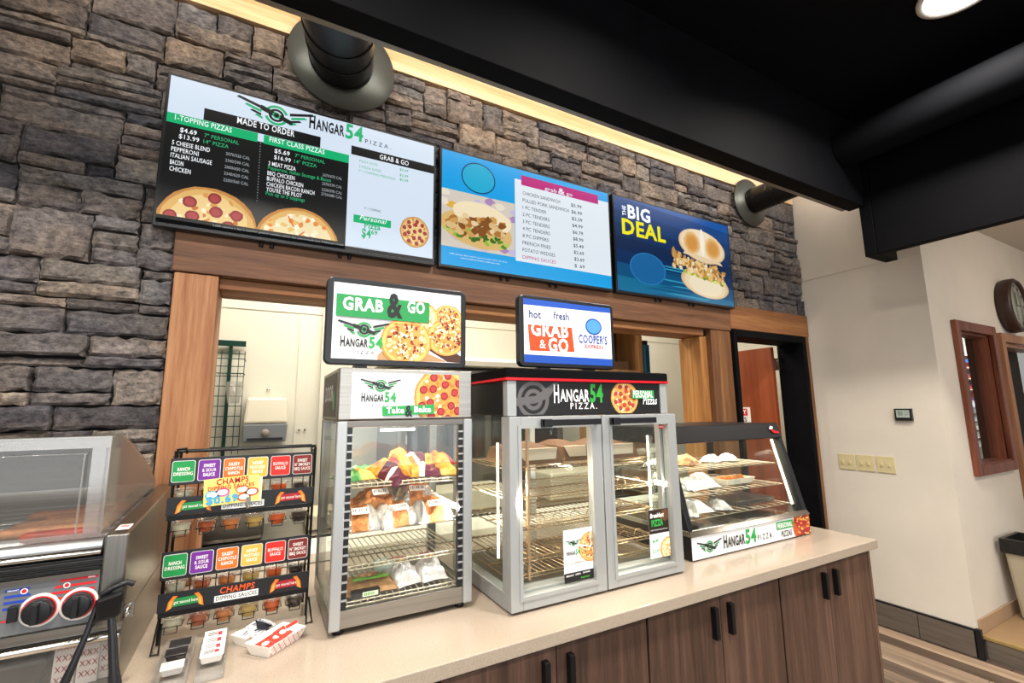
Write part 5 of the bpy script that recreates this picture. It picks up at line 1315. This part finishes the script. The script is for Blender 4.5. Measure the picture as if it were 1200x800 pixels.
b.text_uv('FRONT', .606, .0885, .018, .003, w2, 2, .03); b.text_uv('REAR', .735, .0955, .012, .003, w2, 2, .03)
b.build('panel_print', gr)
for i, (x, lb) in enumerate(((gx0+.672-.0, 0), (gx0+.745-.012, 1))):
    x = (-.390, -.326)[i]
    kd = MB().lathe([(0, 1.397), (.0225, 1.397), (.0245, 1.402), (.0255, 1.417)], (x, 0, 1.118), 28, axis='y').box(x-.005, x+.005, 1.386, 1.398, 1.098, 1.138).build('dial', m_blackpl, gr, bev=.001)
    MB().lathe([(.026, 1.4165), (.033, 1.4150), (.0335, 1.4175)], (x, 0, 1.118), 32, axis='y').build('dial_ring', pm('#dcdad6'), gr)
    MB().lathe([(.0262, 1.4140), (.0285, 1.4138), (.0286, 1.4150)], (x, 0, 1.118), 32, axis='y').build('red_scale', rdm, gr)
MB().box(-.437, -.421, 1.405, 1.4175, 1.104, 1.136).build('switch', m_blackpl, gr, bev=.002)
# vented black gap below the rollers
for z in (1.188, 1.197, 1.206): box(gx0, gx1-.046, 1.416+(z-1.188)*.4, 1.429, z, z+.006).build('vent_slat', m_blackmet, gr, bev=.001)
for k in range(9):
    y = 1.455+k*.058; z = 1.232+.0025*k
    MB().tube([(gx0+.01, y, z), (gx1-.052, y, z)], .0155, 18).build('roller', m_roller, gr)
MB().box(gx0+.02, gx1-.052, 1.44, 1.99, 1.211, 1.214).build('drip_tray', m_blackmet, gr)
MB().tube([(gx0, 1.430, 1.222), (gx1-.05, 1.430, 1.222)], .008, 10).build('front_bar', m_steelp, gr)
# hood: clear front, curved sides, steel back
hx0, hx1 = gx0+.02, -.300
arc = [(1.415, 1.262), (1.415, 1.474), (1.425, 1.481), (1.50, 1.480), (1.61, 1.457), (1.75, 1.415), (1.90, 1.362), (2.03, 1.30), (2.03, 1.29)]
MB().prism(arc, 'x', hx1-.003, hx1, m_hoodside).build('hood_side', None, gr)
MB().prism(arc, 'x', hx0, hx0+.003, m_hoodside).build('hood_side', None, gr)
mb = MB(); th = .003
top = arc[2:8]
for (a, c) in zip(top, top[1:]):
    mb.hexa([(hx0+.004, a[0], a[1]-th), (hx1-.004, a[0], a[1]-th), (hx1-.004, c[0], c[1]-th), (hx0+.004, c[0], c[1]-th), (hx0+.004, a[0], a[1]), (hx1-.004, a[0], a[1]), (hx1-.004, c[0], c[1]), (hx0+.004, c[0], c[1])])
mb.box(hx0+.004, hx1-.004, 2.026, 2.0299, 1.211, 1.297)
mb.build('hood_back', m_steel, gr)
MB().box(hx0+.004, hx1-.004, 1.415, 1.418, 1.262, 1.474).build('hood_front', m_hood, gr)
mb = MB()
for (a, c, e, f) in ((hx0, hx1, 1.455, 1.480), (hx0, hx1, 1.258, 1.268), (hx1-.032, hx1, 1.268, 1.455), (hx1-.008, hx1-.003, 1.268, 1.455)): mb.box(a, c, 1.408, 1.4145, e, f)
mb.build('hood_edge_moulding', m_hoodrim, gr)
MB().tube([(hx0, 1.406, 1.444), (hx1-.04, 1.406, 1.444), (hx1-.044, 1.406, 1.438), (hx1-.044, 1.406, 1.270)], .0022, 6).build('hood_inner_rim', m_acry, gr)
# food on the rollers
for i, (xa, xb_, k, mt, lb) in enumerate(((-.52, -.31, 5, m_sausage, 'golden rolled taquito on the back rollers of the grill'), (-.51, -.31, 3, m_sausaget, 'browned sausage on the middle rollers of the grill'),
        (-.52, -.315, 2, m_sausaget, 'pale taquito just behind the red sausage on the grill'), (-.46, -.315, 1, m_sausager, 'red sausage on the front rollers of the grill'),
        (-.44, -.315, 6, m_sausage, 'short browned sausage on the rearmost rollers of the grill'), (-.47, -.32, 4, m_sausage, 'browned sausage between the taquitos on the grill'))):
    y = 1.455+k*.058-.029; z = 1.232+.0025*k+.021
    q = [(xa, y, z), (xa+.006, y, z), (xa+.016, y, z+.001), ((xa+xb_)/2, y, z+.001), (xb_-.016, y, z), (xb_-.006, y, z), (xb_, y, z)]
    o = MB().tube(q, [.002, .009, .0125, .0135, .0125, .009, .002], 12).build('hot_dog', mt, org=((xa+xb_)/2, y, z)); tag(o, lb, 'hot dog', 'sausages and taquitos on the rollers')
# tongs hanging on the front of the grill
tg = thing('tongs', 'black plastic tongs hanging from a steel hook on the front of the grill', 'tongs', (-.25, 1.36, 1.08))
MB().hexa([(-.284, 1.368, 1.084), (-.244, 1.368, 1.092), (-.244, 1.408, 1.095), (-.284, 1.408, 1.087), (-.288, 1.362, 1.134), (-.240, 1.362, 1.146), (-.240, 1.405, 1.149), (-.288, 1.405, 1.137)]).build('spring_head', m_blackmet, tg, bev=.006)
MB().tube([(-.284, 1.385, 1.138), (-.262, 1.383, 1.150), (-.240, 1.385, 1.158), (-.228, 1.39, 1.150)], .006, 8).build('head_rim', m_blackpl, tg)
MB().tube([(-.286, 1.385, 1.128), (-.297, 1.375, 1.07), (-.310, 1.365, 1.02), (-.322, 1.36, .98), (-.330, 1.36, .93)], [.005, .006, .007, .009, .010], 10).build('arm', m_blackpl, tg)
MB().tube([(-.262, 1.38, 1.108), (-.252, 1.37, 1.05), (-.243, 1.362, .99), (-.238, 1.36, .96), (-.236, 1.36, .925)], [.007, .008, .009, .012, .011], 10).build('arm', m_blackpl, tg)
MB().tube([(-.236, 1.413, 1.10), (-.236, 1.390, 1.098), (-.236, 1.388, 1.09), (-.236, 1.392, 1.082), (-.236, 1.404, 1.084)], .003, 8).box(-.246, -.226, 1.4085, 1.414, 1.075, 1.105).build('hook', m_steelp, tg)

# ================================================================== BITS ON THE COUNTER
def acrylic(x0, x1, y0, y1, lab):
    t = thing('clear_tray', lab, 'tray', ((x0+x1)/2, (y0+y1)/2, C0), 'clear trays in front of the sauce rack')
    z = C0+.001; h = .028
    MB().box(x0, x1, y0, y1, z, z+.002).box(x0, x0+.002, y0, y1, z+.002, z+h).box(x1-.002, x1, y0, y1, z+.002, z+h).box(x0+.002, x1-.002, y0, y0+.002, z+.002, z+h*.6).box(x0+.002, x1-.002, y1-.002, y1, z+.002, z+h).build('walls', m_acry, t)
    return t
acrylic(-.178, -.112, 1.37, 1.585, 'clear acrylic tray holding dark-lidded tubs beside the grill')
acrylic(-.098, -.038, 1.37, 1.585, 'clear acrylic tray holding white tubs in front of the sauce rack')
m_jelly = M('dark_jelly', '#1f1a1c', .2); m_clearw = glass('tub_plastic', (.85, .85, .87), gloss=.12, rough=.1, haze=.5)
def tub(x, y, z, w, d, h, bodym, lidm, lab, grp, tilt=-.5, marks=None):
    t = lthing('portion_tub', lab, 'portion tub', (x, y, z), (tilt, 0, 0), grp)
    a, c = w/2, d/2
    MB().hexa([(-a*.82, -c*.82, .001), (a*.82, -c*.82, .001), (a*.82, c*.82, .001), (-a*.82, c*.82, .001), (-a*.95, -c*.95, h), (a*.95, -c*.95, h), (a*.95, c*.95, h), (-a*.95, c*.95, h)]).build('tub_body', bodym, t, bev=.003)
    MB().box(-a, a, -c, c, h, h+.002).build('foil_lid', lidm, t, bev=.001)
    if marks:
        b = Board((-a, -c, h+.0022), (1, 0, 0), (0, 1, 0), w, d)
        for k in range(4): b.rect(.15, .2+k*.13, .6+.1*(k % 2), .26+k*.13, pm('#3c3c44'), 1)
        b.rect(.62, .25, .8, .6, pm(marks), 1); b.build('lid_print', t)
for i in range(3):
    lb = ('rear', 'middle', 'front')[i]
    tub(-.145, 1.555-.062*i, C0+.012+.004*(i == 1), .046, .024, .020, m_clearw if i != 1 else m_jelly, m_jelly if i < 2 else m_clearw, '%s tub with a dark lid in the left clear tray' % lb if i < 2 else 'front clear-lidded tub in the left clear tray', 'tubs in the left clear tray', .35)
for i in range(4):
    lb = ('rearmost', 'second from the back', 'third from the back', 'front')[i]
    tub(-.068, 1.560-.038*i, C0+.014, .050, .030, .019, m_white, M('lid_white_%d' % i, '#e9e7e6', .35), '%s white printed tub in the right clear tray' % lb, 'tubs in the right clear tray', .5 if i < 3 else .2, '#c5303c')
def plaid_boat(x, y, rz, L, W, h, fl, lab):
    t = lthing('paper_food_boat', lab, 'food boat', (x, y, C0+.0005), (0, 0, rz), 'red plaid paper boats')
    boat_mb(L, W, h, fl).build('paper', pm('#ece7e0', .6), t)
    a, c = L/2, W/2
    for (O_, U_, W2, sgn) in (((-a-.0003, -c-.0006, 0), (1, 0, 0), L, -1), ((a+.0006, -c-.0003, 0), (0, 1, 0), W, 1)):
        Vv = (0, -fl, h) if sgn < 0 else (fl, 0, h)
        Hh = math.hypot(fl, h); b = Board(O_, U_, Vv, W2, Hh); b.clip = (0, 0, W2, Hh)
        rm = pm('#c2483f'); n = int(W2/.016)+3
        for k in range(-3, n):
            u = k*.016
            b.poly([(u, 0), (u+.0016, 0), (u+Hh*.8+.0016, Hh), (u+Hh*.8, Hh)], rm, 1); b.poly([(u+Hh*.8, 0), (u+Hh*.8+.0016, 0), (u+.0016, Hh), (u, Hh)], rm, 1)
        b.build('plaid_print', t)
    return t
B1 = plaid_boat(.075, 1.475, .75, .105, .058, .030, .012, 'nearer red plaid paper boat holding red-lidded tubs')
B2 = plaid_boat(.022, 1.548, .65, .075, .045, .026, .009, 'farther red plaid paper boat heaped with white packets')
def flat(name, x, y, z, rx, ry, rz, w, d, colr, lab, grp, acc=None):
    t = lthing(name, lab, 'sauce packet', (x, y, z), (rx, ry, rz), grp)
    q = pouch_mb(w, d, .004, [(1.01, colr)], int((x+y)*999), .1); n = (NX+1)*(NY+1)*2
    m2 = MB(); m2.mats = q.mats; m2.v = q.v[:n]; m2.f = [tuple(i % n for i in f) for f in q.f]; m2.mi = q.mi; m2.sm = q.sm
    m2.build('sachet', None, t)
    b = Board((-w*.4, -d*.4, .0075), (1, 0, 0), (0, 1, 0), w*.8, d*.8)
    b.rect(.1, .3, .7, .42, pm('#454a52'), 1); b.rect(.1, .55, .5, .62, pm('#454a52'), 1)
    if acc: b.disc(w*.6, d*.4, w*.10, d*.16, pm(acc), 2, 12)
    b.build('sachet_print', t)
wp = M('packet_white', '#e6e6ea', .35); bp_ = M('packet_black', '#23252d', .3)
for i, (dx, dy, dz, rx, ry, rz, m, ac, lb) in enumerate(((-.010, .0, .020, .3, -.5, .5, wp, None, 'white packet tipped over the left rim of the farther boat'), (.005, .012, .028, .3, .1, .9, wp, '#c53030', 'white packet with a red spot on top of the farther boat'),
        (.024, -.002, .028, .2, .5, .2, bp_, None, 'black packet at the right of the farther boat'), (.012, -.016, .022, .5, .1, .6, wp, None, 'white packet at the front of the farther boat'), (.03, .02, .030, .4, .4, 1.2, wp, None, 'white packet standing at the back of the farther boat'))):
    flat('sauce_packet', .022+dx, 1.548+dy, C0+dz, rx, ry, rz, .048, .036, m, lb, 'packets in the farther boat', ac)
for i, (dx, dy, dz, rx, rz, mb_, ml, lb) in enumerate(((-.028, -.022, .010, .3, .75, m_white, pm('#cf3b30', .35), 'red-lidded tub at the near left of the nearer boat'), (-.002, -.004, .014, .3, .75, m_white, pm('#cf3b30', .35), 'red-lidded tub in the middle of the nearer boat'),
        (.012, .014, .016, .4, .85, m_white, pm('#cf3b30', .35), 'red-lidded tub behind the middle one in the nearer boat'), (.036, .036, .016, .9, .75, m_white, m_white, 'white tub with a red edge standing at the far end of the nearer boat'))):
    t = lthing('portion_tub', lb, 'portion tub', (.075+dx, 1.475+dy, C0+dz), (rx, 0, rz), 'tubs in the nearer boat')
    MB().hexa([(-.016, -.012, 0), (.016, -.012, 0), (.016, .012, 0), (-.016, .012, 0), (-.019, -.015, .012), (.019, -.015, .012), (.019, .015, .012), (-.019, .015, .012)]).build('tub_body', mb_, t, bev=.002)
    MB().box(-.0205, .0205, -.0165, .0165, .012, .0135).build('foil_lid', ml, t)
    b = Board((-.0205, -.0165, .0137), (1, 0, 0), (0, 1, 0), .041, .033)
    if i < 3: b.disc(.02, .017, .012, .007, pm('#ecc9c4'), 1, 14)
    else: b.rect(0, 0, 1, .25, pm('#cf3b30'), 1)
    b.build('lid_print', t)

# ================================================================== BIN on the step
bn = thing('waste_bin', 'beige waste bin lined with a black bag on the step at the right edge', 'bin', (4.56, 1.06, .13))
a0, a1, c0, c1 = 4.40, 4.72, .78, 1.30
MB().hexa([(a0+.07, c0+.06, .131), (a1-.07, c0+.06, .131), (a1-.07, c1-.03, .131), (a0+.07, c1-.03, .131), (a0+.012, c0+.01, .58), (a1-.012, c0+.01, .58), (a1-.012, c1-.01, .58), (a0+.012, c1-.01, .58)]).build('body', m_bin, bn, bev=.02)
mb = MB()
O_ = [(a0, c0), (a1, c0), (a1, c1), (a0, c1)]
for k in range(4):
    p, q = O_[k], O_[(k+1) % 4]
    ins = lambda s, d: (s[0]+(d if s[0] < 4.55 else -d), s[1]+(d if s[1] < 1.0 else -d))
    pi_, qi = ins(p, .02), ins(q, .02)
    mb.hexa([(p[0], p[1], .555), (q[0], q[1], .555), (qi[0], qi[1], .555), (pi_[0], pi_[1], .555), (p[0], p[1], .645), (q[0], q[1], .645), (qi[0], qi[1], .645), (pi_[0], pi_[1], .645)])
mb.box(a0+.02, a1-.02, c0+.02, c1-.02, .56, .565)
mb.build('liner', m_liner, bn)

# ================================================================== KITCHEN THINGS seen through the opening
gk = thing('wall_rack', 'dark green wire rack on the kitchen wall behind the left post', 'rack', (-.22, 3.86, 1.25))
MB().box(-.222, -.200, 3.85, 3.885, 1.22, 2.04).build('upright', m_green, gk); MB().box(-.42, -.118, 3.84, 3.86, 2.01, 2.05).build('top_bar', m_green, gk)
for zz in (1.30, 1.37, 1.44, 1.51, 1.58, 1.65, 1.72, 1.79, 1.86, 1.95):
    MB().tube([(-.46, 3.80, zz), (-.115, 3.80, zz)], .003, 6).build('cross_wire', m_green, gk)
for xx in (-.40, -.33, -.26, -.155, -.118): MB().tube([(xx, 3.80, 1.25), (xx, 3.80, 1.97)], .0028, 6).build('upright_wire', m_green, gk)
mb = MB()
for z_ in (1.80, 1.90): mb.tube([(-.42, 3.66, z_), (-.112, 3.66, z_), (-.112, 3.80, z_)], .0035, 6)
for k in range(15): mb.tube([(-.41+k*.021, 3.80, 1.80), (-.41+k*.021, 3.66, 1.80)], .002, 5)
mb.build('basket', m_green, gk)
pcup = tag(MB().lathe([(0, 1.60), (.035, 1.60), (.052, 1.74), (.056, 1.745), (.052, 1.745), (.033, 1.604), (0, 1.604)], (-.165, 3.70, 0), 24).build('deli_cup', m_cuplid, fix=True), 'clear plastic cup hooked on the green rack beside the towel dispenser', 'cup')
td = thing('towel_dispenser', 'cream and grey paper towel dispenser on the kitchen wall', 'dispenser', (.04, 3.87, 1.32))
MB().hexa([(-.10, 3.74, 1.455), (.182, 3.74, 1.455), (.182, 3.89, 1.455), (-.10, 3.89, 1.455), (-.088, 3.77, 1.64), (.170, 3.77, 1.64), (.170, 3.89, 1.64), (-.088, 3.89, 1.64)]).build('cover', M('cream_plastic', '#e6dfcb', .35), td, bev=.018)
MB().hexa([(-.098, 3.76, 1.325), (.178, 3.76, 1.325), (.178, 3.89, 1.325), (-.098, 3.89, 1.325), (-.10, 3.742, 1.453), (.182, 3.742, 1.453), (.182, 3.89, 1.453), (-.10, 3.89, 1.453)]).build('lower_cover', m_grey, td, bev=.010)
MB().box(-.07, .155, 3.748, 3.77, 1.338, 1.356).build('slot', m_blackpl, td); MB().lathe([(0, 3.742), (.026, 3.742), (.027, 3.75)], (.042, 0, 1.39), 18, axis='y').build('button', pm('#9a8f85'), td)
for x in (.27, .31): tag(MB().lathe([(0, 3.885), (.007, 3.885), (.008, 3.892)], (x, 0, 1.40), 10, axis='y').build('wall_anchor', m_steeld), 'small screw hole in the kitchen wall, %s of the pair right of the dispenser' % ('left' if x < .3 else 'right'), 'screw')
tag(MB().lathe([(0, 3.880), (.011, 3.880), (.013, 3.892)], (.045, 0, 1.70), 10, axis='y').build('wall_anchor', m_steelp), 'small bright screw above the towel dispenser', 'screw')
# extraction hood and cooking line behind the cases
hd = thing('extraction_hood', 'pale extraction hood over dark equipment behind the two framed signs', 'hood', (1.5, 3.5, 1.9))
MB().box(.75, 2.35, 3.15, 3.88, 1.86, 1.90).build('lip', m_kwall, hd, bev=.004); MB().hexa([(.75, 3.18, 1.901), (2.35, 3.18, 1.901), (2.35, 3.88, 1.901), (.75, 3.88, 1.901), (.9, 3.45, 1.96), (2.2, 3.45, 1.96), (2.2, 3.88, 1.96), (.9, 3.88, 1.96)]).build('canopy', m_kwall, hd)
tag(box(2.02, 2.20, 3.3, 3.6, 1.965, 2.16).build('carton', m_card, bev=.002), 'tan carton standing on the extraction hood', 'carton')
ov = thing('kitchen_oven', 'dark steel oven under the extraction hood behind the display cases', 'oven', (1.4, 3.5, 0))
MB().box(.85, 2.25, 3.25, 3.88, .12, 1.84).build('body', m_steeld, ov, bev=.006); MB().box(.92, 1.52, 3.235, 3.248, 1.18, 1.62).build('door', m_blackpl, ov, bev=.004); MB().box(1.58, 2.18, 3.235, 3.248, 1.18, 1.62).build('door', m_blackpl, ov, bev=.004)
MB().tube([(.96, 3.2, 1.66), (1.48, 3.2, 1.66)], .01, 8).build('handle', m_steelp, ov); MB().tube([(1.62, 3.2, 1.66), (2.14, 3.2, 1.66)], .01, 8).build('handle', m_steelp, ov)
for x in (.9, 2.2):
    for y in (3.3, 3.83): MB().tube([(x, y, 0), (x, y, .12)], .02, 10).build('leg', m_steelp, ov)
pt = thing('prep_table', 'stainless prep table with white boards behind the display cases', 'table', (1.0, 2.8, 0))
MB().box(-.9, 2.38, 2.62, 3.02, .88, .92).build('top', m_steel, pt, bev=.003)
for x in (-.85, .8, 2.33):
    for y in (2.67, 2.97): MB().tube([(x, y, 0), (x, y, .88)], .018, 10).build('leg', m_steelp, pt)
MB().box(-.85, 2.33, 2.64, 3.0, .30, .32).build('undershelf', m_steel, pt)
for i, x in enumerate((.25, .95, 1.75)):
    tag(box(x, x+.5, 2.70, 2.98, .921, 1.00+.05*i).build('food_bin', M('cream_bin', '#bdb49c', .5), bev=.01), 'white food container on the prep table, %s of three' % ('left', 'middle', 'right')[i], 'container', 'white containers on the prep table')
sk = tag(MB().box(-.62, .05, 2.66, 2.97, .921, 1.10).build('steel_box', m_steeld, bev=.02), 'dark steel food warmer on the prep table behind the sauce rack', 'food warmer')
bs = thing('shelf_unit', 'birch shelf unit in the kitchen behind the silver case', 'shelf unit', (2.68, 3.1, 0))
MB().box(2.42, 2.46, 2.95, 3.25, .0, 2.30).box(2.86, 2.90, 2.95, 3.25, 0, 2.30).build('side_board', m_shelfw, bs)
for z in (.4, .9, 1.4, 1.83, 2.27): box(2.461, 2.859, 2.955, 3.25, z, z+.025).build('shelf_board', m_shelfw, bs)
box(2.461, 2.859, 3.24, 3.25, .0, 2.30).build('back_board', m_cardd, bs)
tag(box(2.56, 2.78, 3.0, 3.2, 1.857, 1.93).build('carton', m_card, bev=.002), 'small tan carton on the birch shelf unit', 'carton')
for i, x in enumerate((2.918, 2.938, 2.958)):
    t = thing('clipboard', 'blue clipboard hanging beside the birch shelf, %s of three' % ('nearest the shelf', 'middle', 'farthest from the shelf')[i], 'clipboard', (x, 2.98, 1.84), 'blue clipboards')
    box(x-.003, x+.003, 2.93, 3.16, 1.80, 2.08).build('board', m_teal, t)
    box(x-.006, x+.006, 2.95, 3.13, 2.081, 2.12).build('clip', m_blackpl, t)

# lamps inside the heated cases (their own light)
def inlamp(loc, size, w, parent, col=(1, .82, .62), rot=(0, 0, 0)):
    l = bpy.data.lights.new('case_lamp', 'AREA'); l.shape = 'RECTANGLE'; l.size = size[0]; l.size_y = size[1]; l.energy = w; l.color = col
    o = bpy.data.objects.new('case_lamp', l); COL.objects.link(o); o.rotation_euler = rot
    o.location = Vector(loc)-Vector(ORG[parent.name]); o.parent = parent
inlamp((.413, 1.60, 1.486), (.30, .2), 2.6, CASE1, (1, .74, .48))
inlamp((.585, 1.475, 1.22), (.02, .40), 2.2, CASE1, (1, .95, .95), (0, math.radians(90), 0))
c2 = bpy.data.objects['double_door_case']
inlamp((1.06, 1.56, 1.50), (.6, .3), 3.5, c2)
inlamp((1.40, 1.44, 1.24), (.02, .36), 5, c2, (1, .85, .65), (0, math.radians(90), 0))
inlamp((.722, 1.44, 1.24), (.02, .36), 5, c2, (1, .85, .65), (0, math.radians(-90), 0))
c3 = bpy.data.objects['slanted_display_case']
inlamp((1.98, 1.72, 1.366), (.7, .2), 8, c3, (1, .9, .72))
